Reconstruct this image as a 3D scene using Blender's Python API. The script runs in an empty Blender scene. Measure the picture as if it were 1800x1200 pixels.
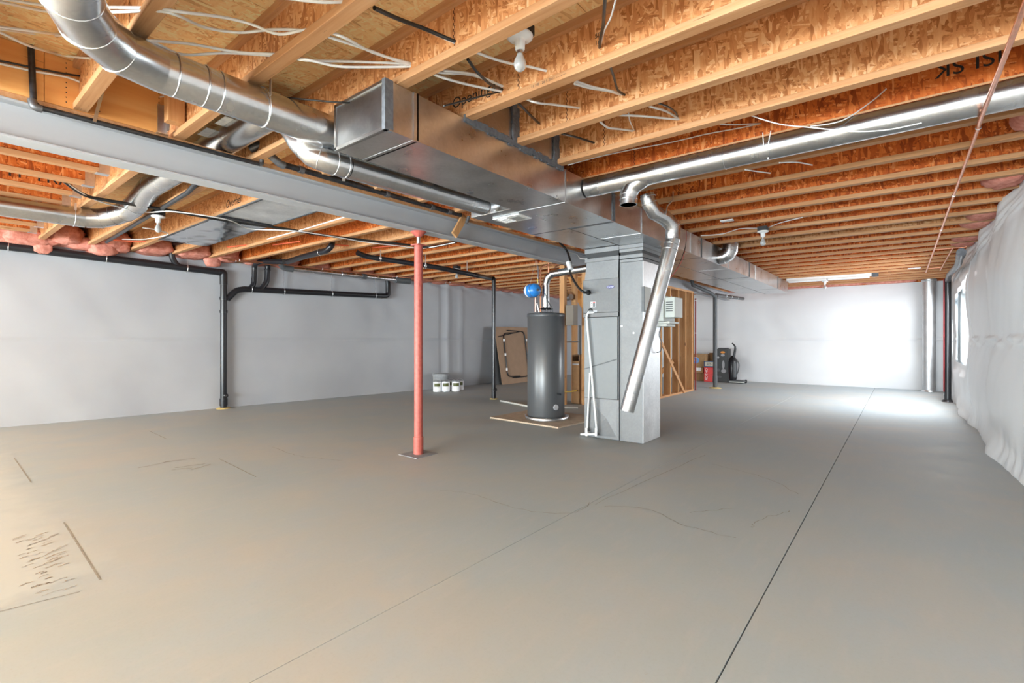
import bpy, bmesh, math, random
from mathutils import Vector, Matrix
random.seed(7)
PI = math.pi
scene = bpy.context.scene
COL = scene.collection

# ------------------------------------------------------------------ camera, world, lights, exposure
CF, CA, CH, CHY = 854.0, math.radians(38.7), 1.25, 596.0
cam_d = bpy.data.cameras.new('camera'); cam = bpy.data.objects.new('camera', cam_d); COL.objects.link(cam)
cam.location = (0, 0, CH); cam.rotation_euler = (PI/2, 0, CA)
cam_d.sensor_width = 36.0; cam_d.lens = 36.0*CF/1800.0
cam_d.shift_y = (CHY-600.0)/1800.0
cam_d.clip_start = 0.05; cam_d.clip_end = 200
scene.camera = cam

world = bpy.data.worlds.new('sky'); scene.world = world; world.use_nodes = True
wb = world.node_tree.nodes['Background']; wb.inputs[0].default_value = (0.86, 0.93, 1.0, 1); wb.inputs[1].default_value = 2.0

def area(name, loc, rot, sx, sy, power, color=(1, 1, 1), spread=180):
    d = bpy.data.lights.new(name, 'AREA'); d.shape = 'RECTANGLE'; d.size = sx; d.size_y = sy
    d.energy = power; d.color = color; d.spread = math.radians(spread)
    o = bpy.data.objects.new(name, d); COL.objects.link(o); o.location = loc; o.rotation_euler = rot
    return o
# fill lights added behind the camera, then daylight through the right-hand windows
area('added_fill_right', (-1.8, -7.9, 1.3), (math.radians(106), 0, 0), 5.2, 2.3, 1450, (0.82, 0.94, 1.0))
area('added_fill_left', (-7.0, -7.9, 1.3), (math.radians(104), 0, math.radians(-12)), 4.2, 2.3, 450, (0.82, 0.94, 1.0))
area('added_fill_side', (-9.85, -4.6, 1.3), (0, math.radians(-96), math.radians(14)), 2.2, 4.0, 820, (0.82, 0.94, 1.0))
area('daylight_window_near', (1.25, 11.4, 1.75), (0, math.radians(48), 0), 1.7, 1.9, 250, (0.90, 0.96, 1.0))
area('daylight_window_far', (1.25, 14.15, 1.75), (0, math.radians(48), 0), 1.7, 1.2, 80, (0.90, 0.96, 1.0))

scene.view_settings.view_transform = 'Standard'; scene.view_settings.look = 'None'
scene.view_settings.exposure = 0.27; scene.view_settings.gamma = 1.0; scene.view_settings.use_curve_mapping = False
scene.cycles.max_bounces = 8; scene.cycles.diffuse_bounces = 5; scene.cycles.glossy_bounces = 4
scene.cycles.sample_clamp_indirect = 6.0; scene.cycles.caustics_reflective = False; scene.cycles.caustics_refractive = False

# ------------------------------------------------------------------ pixel -> world helper (true distances: give the plane a point lies on)
_s, _c = math.sin(CA), math.cos(CA)
def P(x, y, X=None, Y=None, Z=None, D=None):
    u = (x-900)/CF; v = (CHY-y)/CF
    d = (-_s+u*_c, _c+u*_s, v)
    if X is not None: t = X/d[0]
    elif Y is not None: t = Y/d[1]
    elif Z is not None: t = (Z-CH)/d[2]
    else: t = D
    return Vector((d[0]*t, d[1]*t, CH+d[2]*t))
def lwx(y):   # face of the left wall at a given y
    return -9.97+0.098*(y-0.5) if y < 8.7 else -9.166
def PW(x, y, off):  # a point in front of the left wall by off
    u = (x-900)/CF; v = (CHY-y)/CF
    d = (-_s+u*_c, _c+u*_s, v)
    t = 8.0
    for _ in range(40):
        yy = d[1]*t
        t = (lwx(yy)+off)/d[0]
    return Vector((d[0]*t, d[1]*t, CH+d[2]*t))

# ------------------------------------------------------------------ mesh builder
class MB:
    def __init__(s): s.v = []; s.f = []; s.sm = []
    def add(s, vs, fs, smooth=False):
        n = len(s.v); s.v += [tuple(p) for p in vs]; s.f += [tuple(i+n for i in f) for f in fs]; s.sm += [smooth]*len(fs)
        return s
    def box(s, x0, x1, y0, y1, z0, z1, M=None):
        vs = [Vector((x, y, z)) for z in (z0, z1) for y in (y0, y1) for x in (x0, x1)]
        if M is not None: vs = [M @ p for p in vs]
        return s.add(vs, [(0, 2, 3, 1), (4, 5, 7, 6), (0, 1, 5, 4), (1, 3, 7, 5), (3, 2, 6, 7), (2, 0, 4, 6)])
    def bar(s, a, b, w, h, up=(0, 0, 1)):   # rectangular bar from a to b
        a = Vector(a); b = Vector(b); d = (b-a).normalized(); u = Vector(up)
        if abs(d.dot(u)) > 0.98: u = Vector((1, 0, 0))
        r = d.cross(u).normalized(); u = r.cross(d).normalized()
        vs = [p + r*(sx*w/2) + u*(sz*h/2) for p in (a, b) for sz in (-1, 1) for sx in (-1, 1)]
        return s.add(vs, [(0, 2, 3, 1), (4, 5, 7, 6), (0, 1, 5, 4), (1, 3, 7, 5), (3, 2, 6, 7), (2, 0, 4, 6)])
    def tube(s, pts, r, seg=14, cap=True, r1=None, smooth=True, open_in=0.0):
        pts = [Vector(p) for p in pts]; n = len(pts)
        ts = []
        for i in range(n):
            a = pts[max(i-1, 0)]; b = pts[min(i+1, n-1)]
            if 0 < i < n-1: t = (pts[i]-a).normalized() + (b-pts[i]).normalized()
            else: t = b-a
            if t.length < 1e-6: t = Vector((0, 0, 1))
            ts.append(t.normalized())
        u = Vector((0, 0, 1)) if abs(ts[0].z) < 0.9 else Vector((1, 0, 0))
        vs = []
        for i in range(n):
            t = ts[i]; u = (u - t*u.dot(t))
            if u.length < 1e-5: u = t.orthogonal()
            u.normalize(); w = t.cross(u)
            rr = r if r1 is None else r+(r1-r)*i/(n-1)
            k = 1.0
            if 0 < i < n-1:
                cs = max(0.35, (pts[i]-pts[i-1]).normalized().dot(t)); k = 1.0/cs
                # stretch in the bend plane
                bend = (pts[i+1]-pts[i]).normalized() - (pts[i]-pts[i-1]).normalized()
                bd = bend - t*bend.dot(t); bd = bd.normalized() if bd.length > 1e-4 else None
            else: bd = None
            for j in range(seg):
                a = 2*PI*j/seg; o = u*math.cos(a)*rr + w*math.sin(a)*rr
                if bd is not None: o = o + bd*(o.dot(bd)*(k-1))
                vs.append(pts[i]+o)
        fs = [(i*seg+j, i*seg+(j+1) % seg, (i+1)*seg+(j+1) % seg, (i+1)*seg+j) for i in range(n-1) for j in range(seg)]
        s.add(vs, fs, smooth)
        if cap:
            s.add(vs[:seg], [tuple(range(seg-1, -1, -1))]); s.add(vs[-seg:], [tuple(range(seg))])
        return s
    def lathe(s, c, prof, seg=24, axis=(0, 0, 1), smooth=True, cap=True):
        c = Vector(c); t = Vector(axis).normalized(); u = t.orthogonal().normalized(); w = t.cross(u)
        vs = []
        for (r, h) in prof:
            for j in range(seg):
                a = 2*PI*j/seg; vs.append(c+t*h+u*(r*math.cos(a))+w*(r*math.sin(a)))
        n = len(prof)
        fs = [(i*seg+j, i*seg+(j+1) % seg, (i+1)*seg+(j+1) % seg, (i+1)*seg+j) for i in range(n-1) for j in range(seg)]
        s.add(vs, fs, smooth)
        if cap:
            if prof[0][0] > 1e-4: s.add(vs[:seg], [tuple(range(seg-1, -1, -1))])
            if prof[-1][0] > 1e-4: s.add(vs[-seg:], [tuple(range(seg))])
        return s
    def ring(s, c, axis, r, t, seg=20, n=6):   # small torus
        c = Vector(c); ax = Vector(axis).normalized(); u = ax.orthogonal().normalized(); w = ax.cross(u)
        vs = []
        for i in range(seg):
            a = 2*PI*i/seg; d = u*math.cos(a)+w*math.sin(a)
            for j in range(n):
                b = 2*PI*j/n; vs.append(c+d*(r+t*math.cos(b))+ax*(t*math.sin(b)))
        fs = [(i*n+j, ((i+1) % seg)*n+j, ((i+1) % seg)*n+(j+1) % n, i*n+(j+1) % n) for i in range(seg) for j in range(n)]
        return s.add(vs, fs, True)
    def grid(s, fn, us, vs_, thick=None, skip=None, smooth=True):
        nu, nv = len(us), len(vs_)
        pts = [fn(u, v) for u in us for v in vs_]
        fs = []
        for i in range(nu-1):
            for j in range(nv-1):
                if skip and skip((us[i]+us[i+1])/2, (vs_[j]+vs_[j+1])/2): continue
                fs.append((i*nv+j, (i+1)*nv+j, (i+1)*nv+j+1, i*nv+j+1))
        return s.add(pts, fs, smooth)
    def build(s, name, m, parent=None, bevel=None):
        me = bpy.data.meshes.new(name)
        off = Vector((0, 0, 0)); p = parent
        while p is not None: off = off + p.location; p = p.parent
        me.from_pydata([(x-off.x, y-off.y, z-off.z) for x, y, z in s.v], [], s.f)
        me.polygons.foreach_set('use_smooth', s.sm); me.update()
        me.materials.append(m)
        o = bpy.data.objects.new(name, me); COL.objects.link(o)
        if parent is not None: o.parent = parent
        if bevel:
            md = o.modifiers.new('bevel', 'BEVEL'); md.width = bevel; md.segments = 2; md.limit_method = 'ANGLE'
        return o
def tag(o, label=None, cat=None, group=None, kind=None):
    if label: o['label'] = label
    if cat: o['category'] = cat
    if group: o['group'] = group
    if kind: o['kind'] = kind
    return o
def thing(name, label, cat, loc=(0, 0, 0), group=None):
    o = bpy.data.objects.new(name, None); COL.objects.link(o); o.location = loc; o.empty_display_size = 0.1
    return tag(o, label, cat, group)
def copy_tree(o, parent=None):
    c = o.copy(); COL.objects.link(c)
    if parent is not None: c.parent = parent
    for ch in list(o.children): copy_tree(ch, c)
    return c
def fillet(pts, rad, n=5):
    pts = [Vector(p) for p in pts]; out = [pts[0]]
    for i in range(1, len(pts)-1):
        a, b, c = pts[i-1], pts[i], pts[i+1]
        d0 = (a-b); d1 = (c-b); r = min(rad, d0.length*0.45, d1.length*0.45)
        p0 = b+d0.normalized()*r; p1 = b+d1.normalized()*r
        for k in range(n+1):
            t = k/n; out.append(p0*(1-t)**2 + b*(2*t*(1-t)) + p1*t*t)
    out.append(pts[-1]); return out
def spline(pts, n=6):
    pts = [Vector(p) for p in pts]; out = []
    for i in range(len(pts)-1):
        p0 = pts[max(i-1, 0)]; p1 = pts[i]; p2 = pts[i+1]; p3 = pts[min(i+2, len(pts)-1)]
        for k in range(n):
            t = k/n
            out.append(0.5*((2*p1)+(p2-p0)*t+(2*p0-5*p1+4*p2-p3)*t*t+(3*p1-p0-3*p2+p3)*t**3))
    out.append(pts[-1]); return out
def text(body, size, m, parent, loc, xdir, ydir, name='lettering', shear=0.0, extrude=0.0006, label=None):
    cu = bpy.data.curves.new(name, 'FONT'); cu.body = body; cu.size = size; cu.extrude = extrude; cu.align_x = 'CENTER'; cu.align_y = 'CENTER'; cu.shear = shear
    t = bpy.data.objects.new('tmp', cu); COL.objects.link(t)
    dg = bpy.context.evaluated_depsgraph_get(); me = bpy.data.meshes.new_from_object(t.evaluated_get(dg))
    bpy.data.objects.remove(t)
    x = Vector(xdir).normalized(); y = Vector(ydir).normalized(); z = x.cross(y)
    off = Vector((0, 0, 0)); p = parent
    while p is not None: off = off + p.location; p = p.parent
    M = Matrix((x, y, z)).transposed().to_4x4(); M.translation = Vector(loc)-off
    me.transform(M); me.name = name; me.materials.clear(); me.materials.append(m)
    o = bpy.data.objects.new(name, me); COL.objects.link(o); o.parent = parent
    if label: o['label'] = label
    return o

# ------------------------------------------------------------------ materials
class NT:
    def __init__(s, name):
        s.m = bpy.data.materials.new(name); s.m.use_nodes = True; s.t = s.m.node_tree; s.n = s.t.nodes
        s.b = s.n['Principled BSDF']
    def node(s, typ, **kw):
        n = s.n.new(typ)
        for k, v in kw.items():
            if k.startswith('i_'):
                key = k[2:]; n.inputs[int(key) if key.isdigit() else key].default_value = v
            else: setattr(n, k, v)
        return n
    def link(s, a, b): s.t.links.new(a, b)
    def coords(s, rnd=0.0):
        tc = s.node('ShaderNodeTexCoord')
        if not rnd: return tc.outputs['Object']
        oi = s.node('ShaderNodeObjectInfo'); mu = s.node('ShaderNodeMath', operation='MULTIPLY'); s.link(oi.outputs['Random'], mu.inputs[0]); mu.inputs[1].default_value = rnd
        va = s.node('ShaderNodeVectorMath', operation='ADD'); s.link(tc.outputs['Object'], va.inputs[0]); s.link(mu.outputs[0], va.inputs[1])
        return va.outputs[0]
    def mapping(s, vec, scale=(1, 1, 1), rot=(0, 0, 0), loc=(0, 0, 0)):
        mp = s.node('ShaderNodeMapping'); s.link(vec, mp.inputs[0]); mp.inputs['Scale'].default_value = scale; mp.inputs['Rotation'].default_value = rot; mp.inputs['Location'].default_value = loc
        return mp.outputs[0]
    def noise(s, vec, scale, detail=4, rough=0.5, out=0):
        n = s.node('ShaderNodeTexNoise'); s.link(vec, n.inputs['Vector']); n.inputs['Scale'].default_value = scale; n.inputs['Detail'].default_value = detail; n.inputs['Roughness'].default_value = rough
        return n.outputs[out]
    def ramp(s, fac, stops, interp='LINEAR'):
        r = s.node('ShaderNodeValToRGB'); r.color_ramp.interpolation = interp; e = r.color_ramp.elements
        while len(e) > 1: e.remove(e[-1])
        e[0].position = stops[0][0]; e[0].color = (*stops[0][1], 1)
        for p, c in stops[1:]:
            q = e.new(p); q.color = (*c, 1)
        s.link(fac, r.inputs[0]); return r.outputs[0]
    def mix(s, fac, a, b, blend='MIX'):
        n = s.node('ShaderNodeMix', data_type='RGBA', blend_type=blend)
        for sock, v in ((n.inputs[0], fac), (n.inputs[6], a), (n.inputs[7], b)):
            if hasattr(v, 'links'): s.link(v, sock)
            else: sock.default_value = (*v, 1) if isinstance(v, tuple) else v
        return n.outputs[2]
    def bump(s, h, strength=0.2, dist=0.01):
        n = s.node('ShaderNodeBump'); n.inputs['Strength'].default_value = strength; n.inputs['Distance'].default_value = dist
        s.link(h, n.inputs['Height']); s.link(n.outputs[0], s.b.inputs['Normal'])
    def base(s, c):
        if hasattr(c, 'links'): s.link(c, s.b.inputs['Base Color'])
        else: s.b.inputs['Base Color'].default_value = (*c, 1)
    def set(s, rough=0.5, metal=0.0, spec=0.5):
        s.b.inputs['Roughness'].default_value = rough; s.b.inputs['Metallic'].default_value = metal; s.b.inputs['Specular IOR Level'].default_value = spec
        return s

def plain(name, c, rough=0.5, metal=0.0, var=0.12, scale=30.0, spec=0.5):
    n = NT(name); v = n.coords(3.0); f = n.noise(v, scale, 3)
    lo = tuple(k*(1-var) for k in c); hi = tuple(min(1, k*(1+var)) for k in c)
    n.base(n.ramp(f, [(0.3, lo), (0.7, hi)])); n.set(rough, metal, spec); return n.m

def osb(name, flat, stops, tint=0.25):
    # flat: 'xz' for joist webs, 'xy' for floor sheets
    n = NT(name); v = n.coords(37.0)
    def rot(a): return (0, a, 0) if flat == 'xz' else (0, 0, a)
    def scl(a, b): return (a, 0.02, b) if flat == 'xz' else (a, b, 0.02)
    wob = n.noise(v, 9.0, 2, out=1)
    def layer(a, sa, sb, seed):
        mp = n.mapping(v, (1, 1, 1), rot(a), (seed, seed, seed))
        m1 = n.mapping(mp, scl(sa, sb))
        ad = n.node('ShaderNodeVectorMath', operation='MULTIPLY_ADD'); n.link(wob, ad.inputs[0]); ad.inputs[1].default_value = (0.9, 0.9, 0.9); n.link(m1, ad.inputs[2])
        vo = n.node('ShaderNodeTexVoronoi'); vo.inputs['Scale'].default_value = 1.0; vo.inputs['Randomness'].default_value = 1.0; n.link(ad.outputs[0], vo.inputs['Vector'])
        sp = n.node('ShaderNodeSeparateColor'); n.link(vo.outputs['Color'], sp.inputs[0])
        return sp.outputs[0], sp.outputs[1], vo.outputs['Distance']
    L = [layer(0.5, 70, 13, 0.0), layer(-0.75, 62, 12, 5.3), layer(1.35, 75, 15, 11.7), layer(0.05, 60, 12, 19.1)]
    val = L[0][0]
    for k, (r, g, d) in enumerate(L[1:]):
        gt = n.node('ShaderNodeMath', operation='GREATER_THAN'); n.link(g, gt.inputs[0]); gt.inputs[1].default_value = 0.52
        mx = n.node('ShaderNodeMix', data_type='FLOAT'); n.link(gt.outputs[0], mx.inputs[0]); n.link(val, mx.inputs[2]); n.link(r, mx.inputs[3]); val = mx.outputs[0]
    fine = n.noise(n.mapping(v, scl(160, 40)), 1.0, 3)
    ad = n.node('ShaderNodeMath', operation='MULTIPLY_ADD'); n.link(fine, ad.inputs[0]); ad.inputs[1].default_value = 0.35; n.link(val, ad.inputs[2])
    su = n.node('ShaderNodeMath', operation='SUBTRACT'); n.link(ad.outputs[0], su.inputs[0]); su.inputs[1].default_value = 0.17
    col = n.ramp(su.outputs[0], stops)
    big = n.noise(v, 1.2, 2)
    col = n.mix(n.ramp(big, [(0.35, (0, 0, 0)), (0.7, (tint, tint, tint))]), col, stops[1][1])
    n.base(col); n.set(0.6, 0, 0.25); n.bump(su.outputs[0], 0.25, 0.002); return n.m

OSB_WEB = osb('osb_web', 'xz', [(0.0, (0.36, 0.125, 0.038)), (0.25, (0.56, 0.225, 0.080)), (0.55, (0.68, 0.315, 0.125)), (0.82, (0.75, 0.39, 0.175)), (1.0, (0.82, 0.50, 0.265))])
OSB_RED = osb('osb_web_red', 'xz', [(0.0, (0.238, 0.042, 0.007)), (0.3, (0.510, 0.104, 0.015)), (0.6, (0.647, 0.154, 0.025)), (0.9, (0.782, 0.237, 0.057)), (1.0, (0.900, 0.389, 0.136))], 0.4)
OSB_SUB = osb('osb_subfloor', 'xy', [(0.0, (0.612, 0.335, 0.147)), (0.15, (0.850, 0.511, 0.232)), (0.5, (0.900, 0.617, 0.295)), (0.8, (0.900, 0.687, 0.359)), (1.0, (0.900, 0.793, 0.464))], 0.5)

def lumber(name, stops, axis=0, sc=1.0, knots=False, rnd=23.0):
    n = NT(name); v = n.coords(rnd); s = [45*sc, 45*sc, 45*sc]; s[axis] = 2.2*sc
    f = n.noise(n.mapping(v, tuple(s)), 1.0, 5, 0.6)
    col = n.ramp(f, stops)
    big = n.noise(v, 1.7, 2); oi = n.node('ShaderNodeObjectInfo')
    col = n.mix(n.ramp(big, [(0.4, (0, 0, 0)), (0.75, (0.5, 0.5, 0.5))]), col, stops[0][1])
    st_ = [90*sc, 90*sc, 90*sc]; st_[axis] = 7.0*sc
    col = n.mix(n.ramp(n.noise(n.mapping(v, tuple(st_)), 1.0, 2, 0.5), [(0.70, (0, 0, 0)), (0.76, (0.75, 0.75, 0.75))]), col, tuple(c_*0.35 for c_ in stops[0][1]))
    if knots:
        vo = n.node('ShaderNodeTexVoronoi'); ks = [5.0, 5.0, 5.0]; ks[axis] = 2.2; n.link(n.mapping(v, tuple(ks)), vo.inputs['Vector']); vo.inputs['Scale'].default_value = 1.0
        col = n.mix(n.ramp(vo.outputs['Distance'], [(0.05, (0.85, 0.85, 0.85)), (0.12, (0, 0, 0))]), col, (0.16, 0.05, 0.015))
    n.base(col); n.set(0.6, 0, 0.25); n.bump(f, 0.15, 0.002); return n.m
FLANGE = lumber('flange_lumber', [(0.25, (0.456, 0.208, 0.085)), (0.5, (0.567, 0.298, 0.140)), (0.75, (0.655, 0.382, 0.206))])
STUD = lumber('stud_lumber', [(0.25, (0.520, 0.237, 0.090)), (0.5, (0.640, 0.342, 0.150)), (0.75, (0.700, 0.418, 0.210))], 2, 1.0, True)
PLYW = lumber('plywood', [(0.25, (0.713, 0.290, 0.079)), (0.5, (0.818, 0.386, 0.122)), (0.75, (0.898, 0.497, 0.187))], 1, 0.25, True)
BOARD = plain('brown_hardboard', (0.40, 0.26, 0.17), 0.7, 0, 0.06, 6)
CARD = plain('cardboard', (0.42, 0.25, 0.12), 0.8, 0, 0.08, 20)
CARD_D = plain('dark_cardboard_and_shade', (0.30, 0.16, 0.07), 0.8, 0, 0.08, 20)  # darker brown card; on the tall carton it paints in shade

def galv(name, base=0.62, rough=0.3, bumpy=0.06, warm=0.0):
    n = NT(name); v = n.coords(11.0)
    vo = n.node('ShaderNodeTexVoronoi'); n.link(v, vo.inputs['Vector']); vo.inputs['Scale'].default_value = 55
    sp = n.node('ShaderNodeSeparateColor'); n.link(vo.outputs['Color'], sp.inputs[0])
    nz = n.noise(v, 5.0, 4)
    col = n.ramp(nz, [(0.25, (base*0.86, base*0.87, base*0.885)), (0.75, (base*1.12, base*1.13, base*1.145))])
    col = n.mix(0.16, col, n.ramp(sp.outputs[0], [(0, (base*0.7,)*3), (1, (base*1.25,)*3)]))
    n.base(col); n.set(rough, 1.0)
    r2 = n.node('ShaderNodeMath', operation='MULTIPLY_ADD'); n.link(nz, r2.inputs[0]); r2.inputs[1].default_value = 0.22; r2.inputs[2].default_value = rough-0.1
    n.link(r2.outputs[0], n.b.inputs['Roughness'])
    n.bump(n.noise(v, 2.2, 2), bumpy, 0.05); return n.m
GALV = galv('galvanised_sheet'); GALV_D = galv('galvanised_dull', 0.38, 0.36); PIPE = galv('galvanised_round_pipe', 0.66, 0.24, 0.02)
CABINET = galv('furnace_cabinet_steel', 0.17, 0.6, 0.01); DROPM = galv('brushed_drop_steel', 0.18, 0.55, 0.02); DULLP = galv('dull_round_pipe', 0.62, 0.5, 0.02)
MASTIC = plain('grey_duct_mastic', (0.13, 0.135, 0.15), 0.75, 0, 0.25, 40)
SEAM = plain('dark_seam', (0.07, 0.07, 0.075), 0.6)
ZIP = plain('bright_zinc', (0.75, 0.76, 0.78), 0.3, 1.0, 0.08)
STEEL = None
n = NT('grey_primed_steel'); v = n.coords(); f = n.noise(n.mapping(v, (4, 0.7, 6)), 1.0, 5)
col = n.ramp(f, [(0.3, (0.44, 0.45, 0.475)), (0.7, (0.50, 0.51, 0.535))])
n.base(col); n.set(0.5, 0.0, 0.4); STEEL = n.m
n = NT('red_oxide_primer'); v = n.coords(); f = n.noise(n.mapping(v, (1, 1, 0.35)), 14.0, 5, 0.7); g = n.noise(v, 30.0, 3)
col = n.ramp(g, [(0.3, (0.42, 0.085, 0.065)), (0.7, (0.52, 0.13, 0.10))])
n.base(n.mix(n.ramp(f, [(0.66, (0, 0, 0)), (0.70, (1, 1, 1))]), col, (0.62, 0.42, 0.36))); n.set(0.5); REDP = n.m

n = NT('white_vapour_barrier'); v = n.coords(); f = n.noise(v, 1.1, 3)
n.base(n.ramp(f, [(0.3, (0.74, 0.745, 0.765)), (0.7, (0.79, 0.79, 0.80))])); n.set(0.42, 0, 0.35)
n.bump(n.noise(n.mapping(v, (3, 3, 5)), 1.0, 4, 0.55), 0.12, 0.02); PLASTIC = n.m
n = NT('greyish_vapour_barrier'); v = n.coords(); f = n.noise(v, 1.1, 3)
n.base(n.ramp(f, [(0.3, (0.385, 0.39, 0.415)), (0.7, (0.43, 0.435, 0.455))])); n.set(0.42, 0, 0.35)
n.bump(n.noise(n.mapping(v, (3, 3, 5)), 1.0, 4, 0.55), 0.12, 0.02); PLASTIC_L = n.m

n = NT('concrete_slab'); v = n.coords()
big = n.noise(v, 0.55, 4, 0.55); mid = n.noise(n.mapping(v, (1, 1, 1), (0, 0, 0.3), (4, 2, 0)), 2.1, 5, 0.6); fine = n.noise(v, 60, 4, 0.7); strk = n.noise(n.mapping(v, (7, 1.6, 1), (0, 0, 0.66)), 2.0, 5, 0.65)
col = n.ramp(big, [(0.34, (0.40, 0.455, 0.485)), (0.46, (0.435, 0.47, 0.475)), (0.56, (0.465, 0.475, 0.465)), (0.68, (0.50, 0.485, 0.46))])
col = n.mix(n.ramp(mid, [(0.42, (0, 0, 0)), (0.68, (0.7, 0.7, 0.7))]), col, (0.425, 0.48, 0.52))
col = n.mix(n.ramp(strk, [(0.52, (0, 0, 0)), (0.72, (0.32, 0.32, 0.32))]), col, (0.53, 0.51, 0.50))
spk = n.noise(n.mapping(v, (5.0, 14, 1), (0, 0, 0.5)), 3.0, 4, 0.7)
col = n.mix(n.ramp(spk, [(0.70, (0, 0, 0)), (0.78, (0.55, 0.55, 0.55))]), col, (0.40, 0.30, 0.22))
col = n.mix(n.ramp(fine, [(0.3, (0.10, 0.10, 0.10)), (0.5, (0, 0, 0))]), col, (0.30, 0.27, 0.23))
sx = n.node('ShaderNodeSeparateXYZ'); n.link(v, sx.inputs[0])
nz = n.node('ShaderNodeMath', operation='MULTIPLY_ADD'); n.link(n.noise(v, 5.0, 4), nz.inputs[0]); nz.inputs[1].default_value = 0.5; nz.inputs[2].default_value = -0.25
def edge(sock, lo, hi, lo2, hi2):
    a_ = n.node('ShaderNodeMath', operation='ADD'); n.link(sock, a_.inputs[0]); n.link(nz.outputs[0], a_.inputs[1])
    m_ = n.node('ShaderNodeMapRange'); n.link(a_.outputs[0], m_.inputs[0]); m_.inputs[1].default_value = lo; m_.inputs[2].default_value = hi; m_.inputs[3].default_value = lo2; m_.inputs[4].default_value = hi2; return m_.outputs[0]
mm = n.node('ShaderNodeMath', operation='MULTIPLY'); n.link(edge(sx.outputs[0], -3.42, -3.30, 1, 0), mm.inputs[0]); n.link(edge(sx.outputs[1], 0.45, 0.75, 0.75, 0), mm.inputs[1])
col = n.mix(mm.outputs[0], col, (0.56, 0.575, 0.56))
n.base(col); n.set(0.55, 0, 0.35)
rr = n.node('ShaderNodeMath', operation='MULTIPLY_ADD'); n.link(mid, rr.inputs[0]); rr.inputs[1].default_value = 0.3; rr.inputs[2].default_value = 0.42; n.link(rr.outputs[0], n.b.inputs['Roughness'])
n.bump(fine, 0.06, 0.004); CONC = n.m
JOINT = plain('dark_joint_concrete', (0.10, 0.095, 0.09), 0.9)  # dark base seen between the slabs
CRACK = plain('hairline_crack', (0.30, 0.27, 0.23), 0.9, 0, 0.3, 50)
STAIN = plain('brown_scuff', (0.40, 0.32, 0.24), 0.9, 0, 0.3, 40)
PALE = plain('pale_concrete_patch', (0.62, 0.62, 0.59), 0.6, 0, 0.06, 12)
CHALK = plain('grey_smear', (0.36, 0.36, 0.345), 0.8, 0, 0.1, 30)

BLACK = plain('black_abs', (0.014, 0.014, 0.017), 0.28, 0, 0.1)
BLACKM = plain('black_rubber', (0.012, 0.012, 0.013), 0.55)
GREYP = plain('dark_grey_plastic', (0.085, 0.09, 0.095), 0.5)
IRON = plain('black_iron_pipe', (0.06, 0.06, 0.065), 0.4, 0.7, 0.35, 25)
IRONG = plain('grey_iron_fitting', (0.17, 0.17, 0.175), 0.45, 0.6, 0.3, 25)
COPPER = plain('copper', (0.80, 0.36, 0.22), 0.28, 1.0, 0.1)
WCAB = plain('white_cable_sheath', (0.80, 0.79, 0.77), 0.4, 0, 0.04)
BCAB = plain('black_cable_sheath', (0.018, 0.016, 0.015), 0.4)
RCAB = plain('red_thermostat_wire', (0.25, 0.05, 0.04), 0.5)
ORANGE = plain('orange_pex', (0.80, 0.14, 0.05), 0.4)
WHITE = plain('white_pvc', (0.80, 0.80, 0.80), 0.35, 0, 0.03)
PORC = plain('white_porcelain', (0.84, 0.84, 0.84), 0.2, 0, 0.02)
PINK = None
n = NT('pink_fibreglass'); v = n.coords(9.0); f = n.noise(v, 14, 5, 0.7)
n.base(n.ramp(f, [(0.3, (0.55, 0.17, 0.12)), (0.7, (0.80, 0.38, 0.30))])); n.set(0.95, 0, 0.1); n.bump(f, 0.6, 0.02); PINK = n.m
WHGREY = plain('water_heater_enamel', (0.085, 0.088, 0.093), 0.30, 0.0, 0.03, 4, 0.6)
WHRIM = plain('water_heater_rim', (0.075, 0.078, 0.083), 0.35)
PANEL = plain('light_grey_door_enamel', (0.185, 0.195, 0.20), 0.45, 0, 0.02)
BEIGE = plain('beige_control_box', (0.60, 0.62, 0.58), 0.45, 0, 0.03)
PBOX = plain('taupe_panel_enamel', (0.23, 0.19, 0.15), 0.5, 0, 0.03)
BLUE = plain('blue_tank_enamel', (0.03, 0.22, 0.62), 0.3, 0, 0.04)
NAVY = plain('logo_navy', (0.025, 0.02, 0.20), 0.4)
LOGOW = plain('logo_white', (0.9, 0.9, 0.92), 0.5)
REDL = plain('label_red', (0.55, 0.02, 0.02), 0.5)
REDB = plain('red_carton', (0.72, 0.015, 0.012), 0.4)
NAVYB = plain('navy_carton', (0.03, 0.07, 0.2), 0.5)
BLKB = plain('black_printed_carton', (0.022, 0.022, 0.022), 0.45)
YEL = plain('yellow_foam', (0.70, 0.52, 0.20), 0.8)
YLINE = plain('yellow_gas_line', (0.80, 0.52, 0.04), 0.4)
INK = plain('black_ink', (0.02, 0.015, 0.012), 0.8)
INKG = plain('grey_ink', (0.13, 0.10, 0.07), 0.8)
OLIVE = plain('olive_label', (0.10, 0.11, 0.025), 0.5)
TIN = plain('paint_tin', (0.50, 0.51, 0.53), 0.35, 0.8)
BUCKET = plain('grey_bucket', (0.36, 0.37, 0.385), 0.5)
ORL = plain('orange_print', (0.85, 0.30, 0.03), 0.5)
GREYL = plain('grey_print', (0.38, 0.38, 0.40), 0.5)
DKRED = plain('dark_red_paint', (0.26, 0.02, 0.025), 0.5)
GLASSB = NT('frosted_bulb_glass'); GLASSB.base((0.55, 0.55, 0.54)); GLASSB.set(0.12, 0, 0.6); GLASSB.b.inputs['Transmission Weight'].default_value = 0.35; GLASSB = GLASSB.m
LENS = plain('fluorescent_lens', (0.78, 0.79, 0.78), 0.35, 0, 0.03)
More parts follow.
